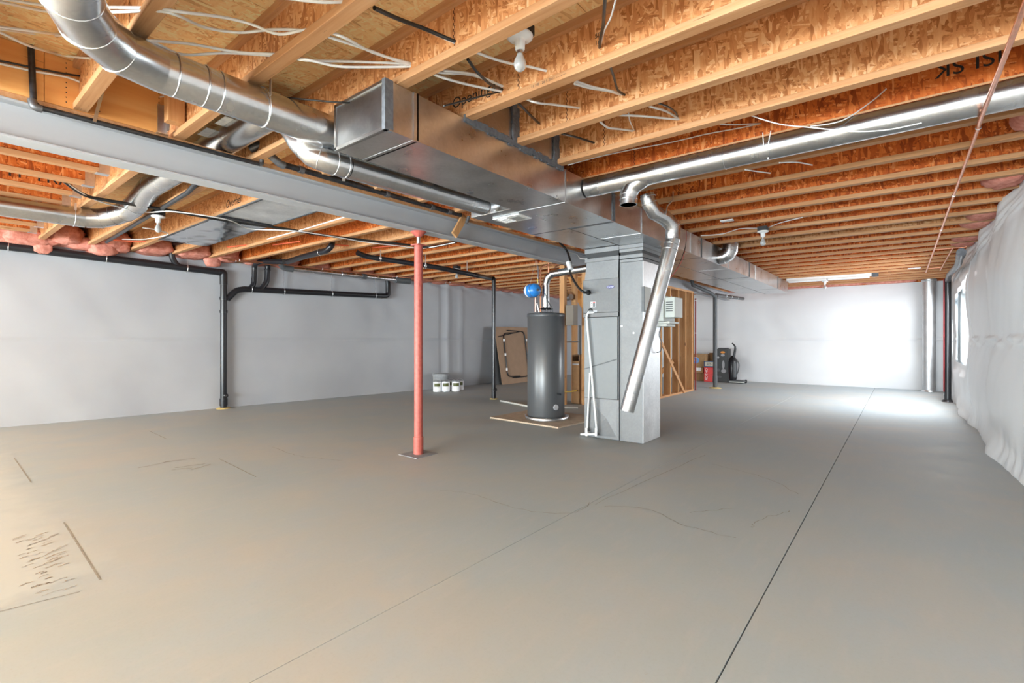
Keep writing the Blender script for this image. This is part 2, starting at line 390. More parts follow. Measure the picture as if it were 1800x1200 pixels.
n = NT('window_glass'); tr = n.node('ShaderNodeBsdfTransparent'); gl = n.node('ShaderNodeBsdfGlossy'); gl.inputs['Roughness'].default_value = 0.02; mxs = n.node('ShaderNodeMixShader'); mxs.inputs[0].default_value = 0.06
n.link(tr.outputs[0], mxs.inputs[1]); n.link(gl.outputs[0], mxs.inputs[2]); n.link(mxs.outputs[0], n.n['Material Output'].inputs['Surface']); PANE = n.m
ORD = ['zeroth', 'first', 'second', 'third', 'fourth', 'fifth', 'sixth', 'seventh', 'eighth', 'ninth', 'tenth', 'eleventh', 'twelfth', 'thirteenth', 'fourteenth', 'fifteenth', 'sixteenth', 'seventeenth', 'eighteenth', 'nineteenth', 'twentieth',
       'twenty-first', 'twenty-second', 'twenty-third', 'twenty-fourth', 'twenty-fifth', 'twenty-sixth', 'twenty-seventh', 'twenty-eighth', 'twenty-ninth', 'thirtieth', 'thirty-first', 'thirty-second', 'thirty-third']

ZJ = 2.68; ZT = 2.98; YB = 15.62; YF = -8.2; XR = 0.86

# ================================================================== SETTING
fl = MB().box(-10.4, 1.3, YF-0.3, YB+0.3, -0.12, -0.012).build('floor', JOINT); tag(fl, kind='structure')
for x0, x1, y0, y1 in [(-10.4, -1.853, YF-.3, YB+.3), (-1.849, -0.5295, YF-.3, YB+.3), (-0.5235, 1.3, YF-.3, YB+.3)]:
    MB().box(x0, x1, y0, y1, -0.02, 0.0).build('concrete_slab', CONC, fl, 0.001)
def strip(pts, w, m, name, z=0.0012, jag=0.0, parent=None):
    mb = MB(); L = []; pts = [Vector(p) for p in pts]
    if jag: pts = spline(pts, 7); pts = [p+Vector((random.uniform(-jag, jag), random.uniform(-jag, jag), 0)) for p in pts]
    for i, p in enumerate(pts):
        t = (pts[min(i+1, len(pts)-1)]-pts[max(i-1, 0)]).normalized(); nrm = Vector((-t.y, t.x, 0)); ww = w*(random.uniform(.5, 1.3) if jag else 1)
        L += [(p+nrm*ww/2).to_3d(), (p-nrm*ww/2).to_3d()]
    L = [(p.x, p.y, z) for p in L]
    mb.add(L, [(2*i, 2*i+1, 2*i+3, 2*i+2) for i in range(len(pts)-1)])
    return mb.build(name, m, parent or fl)
G = lambda x, y: P(x, y, Z=0)
for px in [[(480, 785), (520, 800), (560, 805), (600, 809)], [(770, 862), (830, 868), (905, 893), (1000, 902), (1038, 883)], [(1060, 890), (1130, 893), (1210, 925), (1290, 945)],
           [(1250, 815), (1330, 835), (1370, 850), (1403, 868)], [(1320, 928), (1338, 912), (1388, 898)], [(1215, 901), (1290, 893)], [(1240, 800), (1210, 812), (1045, 886)]]:
    strip([G(*p) for p in px], 0.005, CRACK, 'crack', jag=0.012)
for a, b in [((25, 805), (55, 848)), ((112, 918), (176, 1019)), ((385, 806), (450, 838)), ((262, 757), (292, 771))]:
    strip([G(*a), G(*b)], 0.008, CRACK, 'sawcut_line')
strip([G(-60, 1090), G(50, 1062), G(140, 1040)], 0.006, CRACK, 'sawcut_line')
# scuffed pale trench patch on the left and a grey smear
pp = [G(*p) for p in [(-40, 935), (60, 918), (112, 918), (150, 985), (120, 1030), (40, 1058), (-60, 1085)]]
for k in range(48):
    u = random.random()**.6; yy = random.uniform(935, 1040); xr = 112+(yy-918)*.30
    xx = xr-8-(1-u)*95; L = random.uniform(10, 34)*(0.5+u*.7)
    strip([G(xx, yy), G(xx-L*.5, yy+L*.14), G(xx-L, yy+L*.36)], random.uniform(.003, .009), STAIN, 'scuff_mark', 0.0014, 0.006)
for a, b in [((245, 822), (300, 810)), ((290, 812), (345, 805)), ((302, 826), (340, 822)), ((335, 826), (372, 815)), ((310, 822), (360, 815))]:
    strip([G(*a), G(*b)], 0.028, CHALK, 'grey_smear', 0.0013, 0.012)

# ceiling: OSB subfloor sheets on the joists
ce = MB().box(-10.4, 1.3, YF-0.3, YB+0.3, ZT+0.019, ZT+0.05).build('ceiling', OSB_SUB); tag(ce, kind='structure')
proto = None
for r in range(9):
    x0 = -10.4+r*1.3
    for k in range(-1, 11):
        y0 = YF-0.3+k*2.44+(1.22 if r % 2 else 0); a, b = max(y0, YF-.3), min(y0+2.436, YB+.3)
        if b-a < 0.05: continue
        MB().box(x0, x0+1.296, a, b, ZT, ZT+0.018).build('subfloor_sheet', OSB_SUB, ce)

def wob(a, b, k=0.0):
    return math.sin(a*2.1+k)*0.5+math.sin(a*5.3+b*2.7+1.3+k)*0.3+math.sin(b*6.1-a*1.7+k*2)*0.25+math.sin(a*11.7+b*7.9+k)*0.12
def frange(a, b, st):
    n = max(1, int(round((b-a)/st))); return [a+(b-a)*i/n for i in range(n+1)]
# left wall: concrete behind a white quilted vapour barrier
def lw(y, z):
    x = lwx(y); q = math.sin(PI*min(max(z/1.24, 0), 1)) if z < 1.24 else math.sin(PI*min((z-1.24)/1.40, 1))
    seam = math.exp(-((z-1.24)/0.02)**2)*0.012*(1+0.6*math.sin(y*3.1))
    hem = 0.02*math.exp(-((z-0.05)/0.05)**2)*(1+math.sin(y*4.0))
    top = math.exp(-((z-2.62)/0.12)**2)*0.012*math.sin(y*9+z*30)
    fold = 0.05*math.exp(-((y-8.75)/0.06)**2)-0.04*math.exp(-((y-8.6)/0.05)**2)+0.03*math.exp(-((y-9.25)/0.05)**2)
    return Vector((x+0.035*q*(0.6+0.4*wob(y*0.7, z*0.5))+seam+hem+top+fold+0.006*wob(y*2.0, z*3.0), y, z))
zs = frange(0, 1.2, 0.1)+[1.22, 1.24, 1.26]+frange(1.30, 2.5, 0.1)+[2.55, 2.58, 2.61, 2.64, 2.67]
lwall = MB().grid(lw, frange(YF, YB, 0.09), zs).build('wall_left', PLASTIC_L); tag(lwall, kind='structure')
MB().box(-10.35, -10.05, YF, YB, 0, 2.62).build('foundation', CONC, lwall)
# back wall
def bw(x, z):
    q = math.sin(PI*min(max(z/1.24, 0), 1)) if z < 1.24 else math.sin(PI*min((z-1.24)/1.40, 1))
    seam = math.exp(-((z-1.24)/0.02)**2)*0.016*(1+0.8*math.sin(x*2.3))
    pull = 0.0
    for k in range(8):
        cx = -8.4+k*1.25; dz = 2.66-z; pull += 0.012*math.exp(-dz/0.14)*math.sin((x-cx)*24/(0.35+dz*3.0))*math.exp(-((x-cx)/0.4)**2)
    hem = 0.03*math.exp(-((z-0.06)/0.06)**2)*(0.5+0.5*math.sin(x*2.6))
    return Vector((x, YB-0.06*q*(0.7+0.3*wob(x*0.8, z*0.5))-seam-hem-pull-0.005*wob(x*2, z*3, 2.0), z))
bwall = MB().grid(bw, frange(-9.1, XR, 0.06), frange(0, 1.2, 0.1)+[1.22, 1.24, 1.26]+frange(1.3, 2.3, 0.1)+frange(2.34, 2.66, 0.04)).build('wall_back', PLASTIC); tag(bwall, kind='structure')
MB().box(-9.4, 1.1, YB+0.05, YB+0.25, 0, 2.66).build('foundation', CONC, bwall)
# right wall: billowing barrier with two window openings
W1 = (10.55, 12.75, 0.82, 2.12); W2 = (13.45, 14.85, 0.82, 2.12)
def rw(y, z):
    x = XR-0.02
    q = math.sin(PI*min(max((z-0.12)/1.14, 0), 1)) if z < 1.26 else math.sin(PI*min((z-1.26)/1.36, 1))
    amp = 0.075*(0.75+0.35*math.sin(y*1.9+0.6)+0.15*math.sin(y*5.1))*max(0, min(1, (y+6)/9))
    near = 1.0
    for (a, b, c, d) in (W1, W2):
        if c-0.15 < z < d+0.15:
            dy = max(a-y, y-b, 0); near = min(near, 0.35+0.65*min(1, dy/0.5))
    seam = math.exp(-((z-1.26)/0.022)**2)*0.022*(1+0.8*math.sin(y*4.1))+math.exp(-((z-1.21)/0.03)**2)*0.022*(0.5+math.sin(y*6.3))
    crease = 0.010*math.exp(-abs(z-1.24)/0.10)*math.sin(y*17+z*25)
    hem = math.exp(-(z/0.16)**2)*(0.06+0.035*math.sin(y*1.9)+0.012*math.sin(y*5.3))
    hemf = math.exp(-((z-0.13)/0.10)**2)*0.008*math.sin(y*23+z*9)*(1+math.sin(y*2.2))
    top = math.exp(-((z-2.5)/0.13)**2)*(0.014*math.sin(z*70+y*6)) + math.exp(-((z-2.66)/0.12)**2)*0.03*math.sin(y*3.7)
    return Vector((x-amp*near*q-(seam+crease)*near-hem-hemf-top-0.012*wob(y*1.5, z*2.0, 4.0)*near, y, z))
ys = sorted(set(frange(YF, 9.9, 0.07)+frange(9.9, W1[0], 0.06)+frange(W1[0], W1[1], 0.1)+frange(W1[1], W2[0], 0.06)+frange(W2[0], W2[1], 0.1)+frange(W2[1], YB, 0.08)))
zs = [0, .03, .06, .09, .12, .15, .18, .22, .26, .32]+frange(.4, .76, .06)+[0.82, .9, .98, 1.05, 1.1]+frange(1.13, 1.33, .02)+frange(1.4, 2.05, .07)+[2.12]+frange(2.16, 2.40, .06)+frange(2.42, 2.70, .02)
def wskip(y, z): return any(a < y < b and c < z < d for a, b, c, d in (W1, W2))
rwall = MB().grid(rw, ys, sorted(set(zs)), skip=wskip).build('wall_right', PLASTIC); tag(rwall, kind='structure')
f = MB()
for y0, y1, z0, z1 in [(YF, W1[0], 0, 2.66), (W1[1], W2[0], 0, 2.66), (W2[1], YB+.2, 0, 2.66), (W1[0], W1[1], 0, W1[2]), (W1[0], W1[1], W1[3], 2.66), (W2[0], W2[1], 0, W2[2]), (W2[0], W2[1], W2[3], 2.66)]:
    f.box(0.90, 1.12, y0, y1, z0, z1)
f.build('foundation', CONC, rwall)
for k, (a, b, c, d) in enumerate((W1, W2)):
    w = MB(); t = 0.05
    for q in ((a, b, c, c+t), (a, b, d-t, d), (a, a+t, c, d), (b-t, b, c, d), ((a+b)/2-.02, (a+b)/2+.02, c, d)): w.box(1.03, 1.09, *q)
    w = w.build('window_%d' % (k+1), WHITE); tag(w, kind='structure')
    MB().box(1.055, 1.061, a+t, b-t, c+t, d-t).build('pane', PANE, w)
# unseen wall behind the camera, two openings made up for the fill lights
f = MB()
for x0, x1, z0, z1 in [(-10.4, -9.2, 0, 2.98), (-4.9, -4.5, 0, 2.98), (0.9, 1.3, 0, 2.98), (-9.2, -4.9, 2.5, 2.98), (-4.5, 0.9, 2.5, 2.98)]:
    f.box(x0, x1, YF-0.15, YF, z0, z1)
tag(f.build('wall_front', PLASTIC), kind='structure')
# rim boards closing the joist space
tag(MB().box(-10.30, -10.22, YF, YB, 2.62, ZT).build('trim_1', OSB_RED), kind='structure')
tag(MB().box(1.12, 1.16, YF, YB, 2.66, ZT).build('trim_2', OSB_WEB), kind='structure')
tag(MB().box(-10.3, 1.12, YB+.02, YB+.06, 2.66, ZT).build('trim_3', OSB_RED), kind='structure')

# ================================================================== JOISTS
def jmesh(x0, x1, holes):
    a = MB().box(x0, x1, -0.035, 0.035, ZJ, ZJ+0.041)
    b = MB().box(x0, x1, -0.035, 0.035, ZT-0.041, ZT)
    w = MB().box(x0, x1, -0.0055, 0.0055, ZJ+0.041, ZT-0.041)
    return a, w, b
def joist(label, x0, x1, web, cat='joist', group=None):
    t = thing('floor_joist', label, cat, (0, 0, 0), group); a, w, b = jmesh(x0, x1, 0)
    a.build('bottom_flange', FLANGE, t, 0.003); w.build('web', web, t); b.build('top_flange', FLANGE, t)
    # web joints (toothed splices) every 2.4 m or so
    s = MB()
    for k in range(int((x1-x0)/2.44)):
        xx = x0+1.1+k*2.44
        for q in range(14): s.box(xx+(0.004 if q % 2 else -0.004)-0.003, xx+(0.004 if q % 2 else -0.004)+0.003, -0.0065, 0.0065, ZJ+0.045+q*0.0155, ZJ+0.045+(q+1)*0.0155)
    so = s.build('splice', CRACKD, t); so['kind'] = 'stuff'
    return t
CRACKD = plain('dark_splice', (0.10, 0.03, 0.012), 0.9)  # dark brown of the web joints
YJ = lambda i: 0.72+0.535*i-0.035
NJ = 28
protoA = joist('', -10.2, 1.1, OSB_WEB); protoR = joist('', -10.2, 1.1, OSB_RED); protoS = joist('', -4.02, 1.1, OSB_WEB)
usedA = set()
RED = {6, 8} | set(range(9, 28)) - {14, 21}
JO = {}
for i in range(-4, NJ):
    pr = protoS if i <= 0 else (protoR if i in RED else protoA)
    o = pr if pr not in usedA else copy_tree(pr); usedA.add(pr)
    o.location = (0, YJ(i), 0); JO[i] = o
    if i <= 0: o['label'] = 'short wooden I-joist with OSB web, %s before the doubled header joist' % ORD[1-i]; o['group'] = 'short joists hung on the beam board'
    elif i == 1: o['label'] = 'doubled header I-joist carrying the metal hangers over the steel beam'; o['group'] = 'ceiling joists crossing the room'
    else: o['label'] = 'wooden I-joist with OSB web crossing the ceiling, %s counted from the far wall' % ORD[NJ-i]; o['group'] = 'ceiling joists crossing the room'
# doubled second ply of the header on the left side
h2 = thing('header_joist', 'second ply of the header joist left of the steel beam', 'joist', (0, YJ(1)-0.075, 0))
a, w, b = jmesh(-10.2, -4.25, 0)
a.build('bottom_flange', FLANGE, h2, 0.003); w.build('web', OSB_RED, h2); b.build('top_flange', FLANGE, h2)
# joists running towards the camera left of the beam, with hangers on the header
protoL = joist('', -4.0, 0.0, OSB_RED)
for k in range(9):
    o = protoL if k == 0 else copy_tree(protoL)
    o.location = (-4.87-0.53*k, YJ(1)-0.12, 0); o.rotation_euler = (0, 0, PI/2)
    o['label'] = 'I-joist left of the steel beam ending in a metal hanger, %s from the beam' % ORD[k+1]; o['group'] = 'joists hung on the header left of the beam'
hg = None
for k in range(9):
    x = -4.87-0.53*k; y1 = YJ(1)-0.112
    if k == 0:
        hg = thing('joist_hanger', '', 'hanger', (x, y1, 0), 'joist hangers on the header')
        MB().box(x-.04, x+.04, y1-.09, y1, ZJ-.004, ZJ-.001).build('seat', ZIP, hg)
        for sx in (-1, 1): MB().box(x+sx*.0385-.0012, x+sx*.0385+.0012, y1-.07, y1, ZJ-.004, ZJ+.19).build('side_plate', ZIP, hg)
        o = hg
    else:
        o = copy_tree(hg); o.location = (x, y1, 0)
    o['label'] = 'galvanised joist hanger on the header, %s one left of the beam' % ORD[k+1]

# plywood board standing on the beam, with hanger and blocking at its end
pb = thing('beam_board', 'orange plywood board standing on top of the steel beam', 'board', (-4.05, -1, ZJ))
for y0, y1 in [(-3.1, -0.70), (-0.698, 0.52), (0.523, 1.14)]: MB().box(-4.06, -4.022, y0, y1, ZJ, ZT-.002).build('plywood_panel', PLYW, pb, 0.002)
s = MB()
for y in (0.05, 0.30, 0.62, 0.78, 1.10):
    for q in range(9): s.box(-4.0222, -4.0205, y-.003, y+.003, ZJ+.03+q*.03, ZJ+.036+q*.03)
so = s.build('nail', INK, pb); so['kind'] = 'stuff'
mh = thing('metal_hanger', 'galvanised hanger at the end of the plywood board above the beam', 'hanger', (-4.0, 1.15, ZJ))
MB().box(-4.07, -3.99, 1.08, 1.15, ZJ-.006, ZJ-.002).build('seat', ZIP, mh); MB().box(-4.0195, -4.016, 1.09, 1.15, ZJ-.006, ZJ+.2).build('side_plate', ZIP, mh)
MB().box(-4.018, -3.955, 1.141, 1.145, ZJ+.02, ZJ+.22).build('face_flange', ZIP, mh)
sb = thing('squash_block', 'pale lumber block beside the hanger on the beam', 'block', (-3.9, 1.17, ZJ))
MB().box(-3.92, -3.84, 1.10, 1.20, ZJ+.045, ZT-.045).build('block', STUD, sb, .003)

# ================================================================== STEEL BEAM, POSTS
BX = -4.10
bm = thing('steel_beam', 'long grey painted steel I-beam under the joists', 'beam', (BX, 6, 2.42))
MB().box(BX-.075, BX+.075, -3.1, 15.5, 2.42, 2.435).build('bottom_flange', STEEL, bm, .003)
MB().box(BX-.075, BX+.075, -3.1, 15.5, 2.632, 2.647).build('top_flange', STEEL, bm, .003)
MB().box(BX-.005, BX+.005, -3.1, 15.5, 2.435, 2.632).build('web', STEEL, bm)
MB().box(BX-.07, BX+.07, -3.1, 15.5, 2.6472, 2.679).build('wood_nailer', FLANGE, bm)
st = MB()
for k in range(4): st.box(BX-.005+.005, BX+.072, 3.4+0, 3.41, 2.435, 2.632) if k == 0 else None
px, py = BX, 3.49
rp = thing('support_post', 'round red primed steel post under the beam on a grey plate', 'post', (px, py, 0))
MB().tube([(px, py, .16), (px, py, 2.27)], .046, 24).build('pole', REDP, rp)
MB().tube([(px, py, .004), (px, py, .19)], .053, 24).build('sleeve', REDP, rp)
MB().box(px-.15, px+.15, py-.15, py+.15, 0, .005, None).build('base_plate', plain('grey_base_plate', (.27, .28, .30), .6), rp)
MB().box(px-.06, px+.06, py-.06, py+.06, 2.266, 2.278).build('cap_plate', REDP, rp)
MB().tube([(px, py, 2.278), (px, py, 2.385)], .020, 16).build('jack_screw', ZIP, rp)
MB().lathe((px, py, 2.36), [(.03, 0), (.075, .045), (.085, .058)], 20).build('saddle', REDP, rp)
oc = thing('lumber_offcut', 'short lumber scrap wedged against the side of the steel beam', 'lumber', (-4.02, 4.0, 2.44))
MB().bar((-4.0, 3.93, 2.44), (-3.985, 4.09, 2.69), .03, .085, up=(0, 1, 0)).build('board', STUD, oc, .003)

# ================================================================== helper for round ducts
def ringat(mb, a, b, t, r, th=.0045):
    a = Vector(a); b = Vector(b); mb.ring(a+(b-a)*t, b-a, r, th, 24)
def rounds(name, label, segs, r, rings=(), m=None, loc=None, cat='duct'):
    t = thing(name, label, cat, loc or segs[0][1][0])
    for nm, pts in segs: MB().tube(pts, r, 28).build(nm, m or PIPE, t)
    for c, ax in rings: MB().ring(c, ax, r, .004, 28).build('crimp_ring', PIPE, t)
    return t
def arc(c, u, v, R, a0, a1, n):   # gored elbow: few straight segments
    c = Vector(c); u = Vector(u); v = Vector(v)
    return [c+u*(R*math.cos(a0+(a1-a0)*k/n))+v*(R*math.sin(a0+(a1-a0)*k/n)) for k in range(n+1)]

# ---- duct 1: upper left round duct diving from the ceiling, running along the beam to the return trunk
r1 = .103
p0 = P(130, -60, Y=.47); 
pts1 = [Vector((-0.9, .355, 2.57)), Vector((-2.24, .36, 2.57)), Vector((-2.47, .39, 2.57)), Vector((-2.66, .475, 2.57)), Vector((-2.79, .60, 2.57)), Vector((-2.845, .78, 2.57))]
d1 = thing('round_duct', 'round galvanised duct with gored elbow at the upper left, running along the beam', 'duct', (-2.84, 1, 2.57))
MB().tube(pts1, r1, 30).build('elbow', PIPE, d1)
MB().tube([pts1[-1], (-2.845, 3.4, 2.565)], r1, 30).build('straight_run', PIPE, d1)
for k in range(1, len(pts1)-1):
    ax = (pts1[k]-pts1[k-1]).normalized()+(pts1[k+1]-pts1[k]).normalized(); MB().ring(pts1[k], ax, r1*1.01, .0035, 30).build('crimp_ring', PIPE, d1)
for y in (.84, .97, 1.04): MB().ring((-2.84, y, 2.57), (0, 1, 0), r1, .004, 30).build('crimp_ring', PIPE, d1)
hs = MB().ring((-2.84, 1.27, 2.57), (0, 1, .12), r1+.004, .003, 30); hs.bar((-2.73, 1.265, 2.6), (-2.73, 1.265, 2.70), .022, .003, up=(0, 1, 0))
hs.build('hanger_strap', ZIP, d1)
# ---- duct 2: smaller pipe with elbow under it, along the trunk
d2 = thing('small_round_duct', 'smaller round duct with an elbow running under the trunk edge', 'duct', (-2.86, 2, 2.36))
e0 = P(528, 250, X=-3.0); e1 = P(550, 272, X=-2.93); e2 = P(577, 283, X=-2.88); e3 = P(610, 293, X=-2.87); e4 = P(850, 362, X=-2.87)
e00 = Vector((e0.x-.10, e0.y-.01, e0.z+.12))
MB().tube([e00, e0, e1, e2, e3], .078, 26).build('elbow', PIPE, d2); MB().tube([e3, e4], .078, 26).build('straight_run', PIPE, d2)
MB().tube([e4, Vector((e4.x-.03, 3.39, 2.50))], .078, 26, r1=.06).build('boot', GALV, d2)
for a, b, t in [(e0, e1, .5), (e1, e2, .5), (e2, e3, .3), (e2, e3, .9)]:
    MB().ring(a+(b-a)*t, b-a, .079, .003, 26).build('crimp_ring', PIPE, d2)
MB().bar(P(604, 298, X=-2.87), P(604, 318, X=-2.95), .02, .003).build('hanger_strap', ZIP, d2)
# ---- duct 3: large left duct, running towards the camera and turning into the joist bay over the beam
d3 = thing('round_duct', 'round duct below the joists at far left turning into the header bay', 'duct', (-6.94, 1, 2.57))
MB().tube([(-6.94, -3.0, 2.57), (-6.94, 1.22, 2.57)], .105, 30).build('straight_run', PIPE, d3)
el = [Vector((-6.94, 1.22, 2.57))]+[Vector((-6.94+.33*(1-math.cos(a)), 1.22+.33*math.sin(a), 2.57+.11*math.sin(a)**2)) for a in (PI/8, PI/4, 3*PI/8, PI/2)]
MB().tube(el+[Vector((-6.40, 1.55, 2.70))], .105, 30).build('elbow', PIPE, d3)
for a in el[:-1]: pass
for k in range(1, len(el)-1): MB().ring(el[k], (el[k+1]-el[k-1]), .107, .0035, 30).build('crimp_ring', PIPE, d3)
MB().tube([(-6.40, 1.55, 2.70), (-5.9, 1.55, 2.79), (-3.25, 1.55, 2.79)], .105, 30).build('bay_run', PIPE, d3)
hs = MB().ring((-6.94, 1.13, 2.57), (0, 1, 0), .108, .003, 26); hs.bar((-6.85, 1.13, 2.62), (-6.85, 1.13, 2.70), .02, .003); hs.build('hanger_strap', ZIP, d3)
# ---- thin dark pipe beside it in the same bay
g1 = thing('iron_pipe', 'dark iron pipe in the joist bay beside the large left duct', 'pipe', (-6, 1.74, 2.7))
MB().tube([P(187, 425, Z=2.66), P(330, 338, Z=2.66), P(345, 322, Z=2.68)], .022, 12).build('pipe', IRON, g1)

# ---- right hand round duct below the joists with a tee elbow
d4 = thing('round_duct', 'long round duct slung below the joists on the right side', 'duct', (-1, 3.81, 2.595))
MB().tube([(-2.19, 3.81, 2.60), (0.86, 3.81, 2.60)], .083, 28).build('straight_run', PIPE, d4)
MB().tube([(-1.50, 3.81, 2.592), (-1.64, 3.815, 2.585), (-1.76, 3.82, 2.54), (-1.80, 3.82, 2.47), (-1.80, 3.82, 2.385)], .072, 26).build('tee_elbow', PIPE, d4); MB().lathe((-1.80, 3.82, 2.3845), [(.066, 0), (.0, .0)], 24).build('painted_dark_end', BLACKM, d4)  # black disc paints the dark inside of the pipe end
for z in (2.47, 2.43): MB().ring((-1.80, 3.82, z), (0, 0, 1), .073, .003, 26).build('crimp_ring', PIPE, d4)
for x in (-1.02, -2.05): MB().ring((x, 3.81, 2.60), (1, 0, 0), .084, .003, 28).build('crimp_ring', PIPE, d4)
q = P(1346, 262, Y=3.73)
hs = MB()
for dx in (-.02, .03): hs.tube([(q.x+dx, 3.74, 2.69), (q.x+dx*.6, 3.722, 2.6), (q.x+.005, 3.79, 2.513)], .003, 6)
hs.build('hanger_wire', WCAB, d4)
# ---- flue offcut leaning in front of the furnace
d5 = thing('loose_vent_pipe', 'long loose round vent pipe with two elbows hanging aslant before the furnace', 'duct', P(1150, 550, D=4.75))
tp = [P(1138, 342, D=4.62), P(1141, 357, D=4.62), P(1150, 373, D=4.65), P(1168, 383, D=4.72), P(1183, 397, D=4.78), P(1183, 420, D=4.78)]
bt = P(1102, 722, D=4.80)
MB().tube(tp[:3]+[tp[2].lerp(tp[3], .45)], .070, 28, cap=False).build('upper_elbow', PIPE, d5)
MB().tube([tp[2].lerp(tp[3], .3), tp[3], tp[4], tp[5]], .071, 28).build('lower_elbow', PIPE, d5)
MB().tube([tp[5], bt], .069, 28).build('straight_run', PIPE, d5)
for c, ax in [(tp[0].lerp(tp[1], .3), tp[1]-tp[0]), (tp[1], tp[2]-tp[0]), (tp[4], tp[5]-tp[3]), (tp[5].lerp(bt, .03), bt-tp[5]), (tp[5].lerp(bt, .06), bt-tp[5])]:
    MB().ring(c, ax, .0725, .003, 28).build('crimp_ring', PIPE, d5)
MB().tube([P(1170, 378, D=4.62), P(1173, 362, D=4.62), P(1180, 354, D=4.66), P(1183, 350, D=4.72), Vector((P(1183, 350, D=4.72).x, P(1183, 350, D=4.72).y, 2.685))], .006, 8).build('hanger_strap', ZIP, d5)

# ================================================================== TRUNK DUCTS
ZD = 2.40; ZDT = 2.676
tA = thing('supply_trunk', 'long rectangular galvanised trunk duct with closed end, right one of two', 'duct', (-2.45, 6, ZD))
yA = [1.66, 1.86, 3.47, 4.33]
far = [P(x, 0, X=-2.2).y for x in (1216, 1233, 1277, 1317, 1367)]
far = [P(1233, 455, X=-2.2).y, P(1317, 485, X=-2.2).y, P(1367, 508, X=-2.2).y]
yA = yA+[5.95]+far+[13.75]
for k in range(len(yA)-1):
    y0, y1 = yA[k], yA[k+1]; mb = MB(); d = .0006 if k % 2 else 0.0
    xs = frange(-2.70+d, -2.20-d, .25); us = frange(y0+.001, y1-.001, .3); bow = .006
    mb.box(-2.70+d, -2.20-d, y0, y1-.001, ZD+d, ZDT)
    mb.build('duct_section', GALV, tA, .002)
MB().box(-2.702, -2.198, 1.645, 1.66, ZD-.002, ZDT).build('end_cap', GALV_D, tA)
ec = MB()
for q in ((-2.702, -2.685, ZD, ZDT), (-2.215, -2.198, ZD, ZDT), (-2.70, -2.2, ZD-.002, ZD+.016), (-2.70, -2.2, ZDT-.016, ZDT)): ec.box(q[0], q[1], 1.636, 1.646, q[2], q[3])
ec.build('end_flange', GALV, tA)
MB().box(-2.225, -2.196, 1.634, 1.69, ZD-.002, ZDT+.003).build('mastic_bead', MASTIC, tA)
for y, w, m in [(1.85, .035, GALV), (1.862, .012, SEAM), (3.47, .016, GALV), (4.33, .06, MASTIC), (5.0, .012, GALV), (5.95, .02, SEAM)]+[(q, .03, SEAM) for q in far]+[((far[0]+far[1])/2, .015, GALV), (far[0]-.45, .015, GALV), (far[1]+.5, .02, GALV)]:
    MB().box(-2.7005, -2.193, y-w/2, y+w/2, ZD-.0008, ZDT).build('drive_seam', m, tA)
MB().box(-2.2, -2.192, 1.66, 13.75, ZD-.003, ZD+.002).build('corner_flange', GALV, tA)
# risers between joists on top of the trunk, with mastic
rb = thing('return_riser', 'sheet metal closing two joist bays above the trunk, smeared with grey mastic', 'duct', (-2.25, 2.8, ZJ))
for i in (3, 4):
    a, b = YJ(i)+.04, YJ(i+1)-.008
    MB().box(-2.225, -2.205, a, b, ZDT, ZT-.003).build('riser_panel', GALV, rb)
    mm = MB()
    for q in range(9):
        z0 = ZDT+q*.033; j = random.uniform(-.008, .008)
        mm.box(-2.203, -2.185-random.uniform(0, .006), b-.075+j, b+.002, z0, z0+.034)
    mm.build('mastic_bead', MASTIC, rb)
mm = MB()
for q in range(26):
    y0 = YJ(3)-.04+q*.045; j = random.uniform(-.006, .008); mm.box(-2.204, -2.188, y0, y0+.046, ZDT-.028+j, ZDT+.018+j)
mm.build('mastic_bead', MASTIC, rb)

tB = thing('return_duct', 'rectangular galvanised trunk duct beside the steel beam, left one of two', 'duct', (-2.95, 6, ZD))
yB = [3.37, 4.35, 5.45, 6.4, far[0]+.2, far[1], 13.4]
for k in range(len(yB)-1):
    MB().box(-3.20, -2.706, yB[k], yB[k+1]-.001, ZD+.008, ZDT).build('duct_section', GALV, tB, .002)
for y in yB[1:-1]: MB().box(-3.2005, -2.706, y-.012, y+.012, ZD+.0072, ZDT).build('drive_seam', SEAM, tB)
MB().box(-2.7058, -2.7002, 4.3, 13.7, ZD-.002, ZDT).build('centre_seam', SEAM, tB)
gr = thing('air_register', 'small white register grille in the trunk underside near the beam', 'grille', (-2.9, 3.6, ZD))
MB().box(-3.06, -2.74, 3.52, 3.72, ZD-.006, ZD+.007).build('frame', PORC, gr, .003)
for k in range(5): MB().box(-3.02, -2.90, 3.55+k*.03, 3.565+k*.03, ZD-.012, ZD-.006).build('louver', PORC, gr)
MB().box(-2.89, -2.78, 3.56, 3.68, ZD-.008, ZD-.005).build('damper_opening', plain('dim_register_mesh', (.33, .33, .32), .6), gr)
# takeoff elbow on the far right side of the trunk
q = P(1268, 432, X=-2.17)
te = thing('takeoff_elbow', 'gored round takeoff elbow on the far side face of the trunk', 'duct', q)
ep = [Vector((-2.2, q.y, 2.515)), Vector((-2.14, q.y, 2.52)), Vector((-2.085, q.y+.01, 2.55)), Vector((-2.05, q.y+.015, 2.61)), Vector((-2.04, q.y+.02, 2.72))]
MB().tube(ep, .112, 26).build('elbow', PIPE, te)
for k in (1, 2, 3): MB().ring(ep[k], ep[k+1]-ep[k-1], .114, .003, 26).build('crimp_ring', PIPE, te)
MB().tube([(-2.04, q.y+.02, 2.80), (-1.0, q.y+.02, 2.80), (.8, q.y+.02, 2.80)], .075, 20).build('bay_run', PIPE, te)

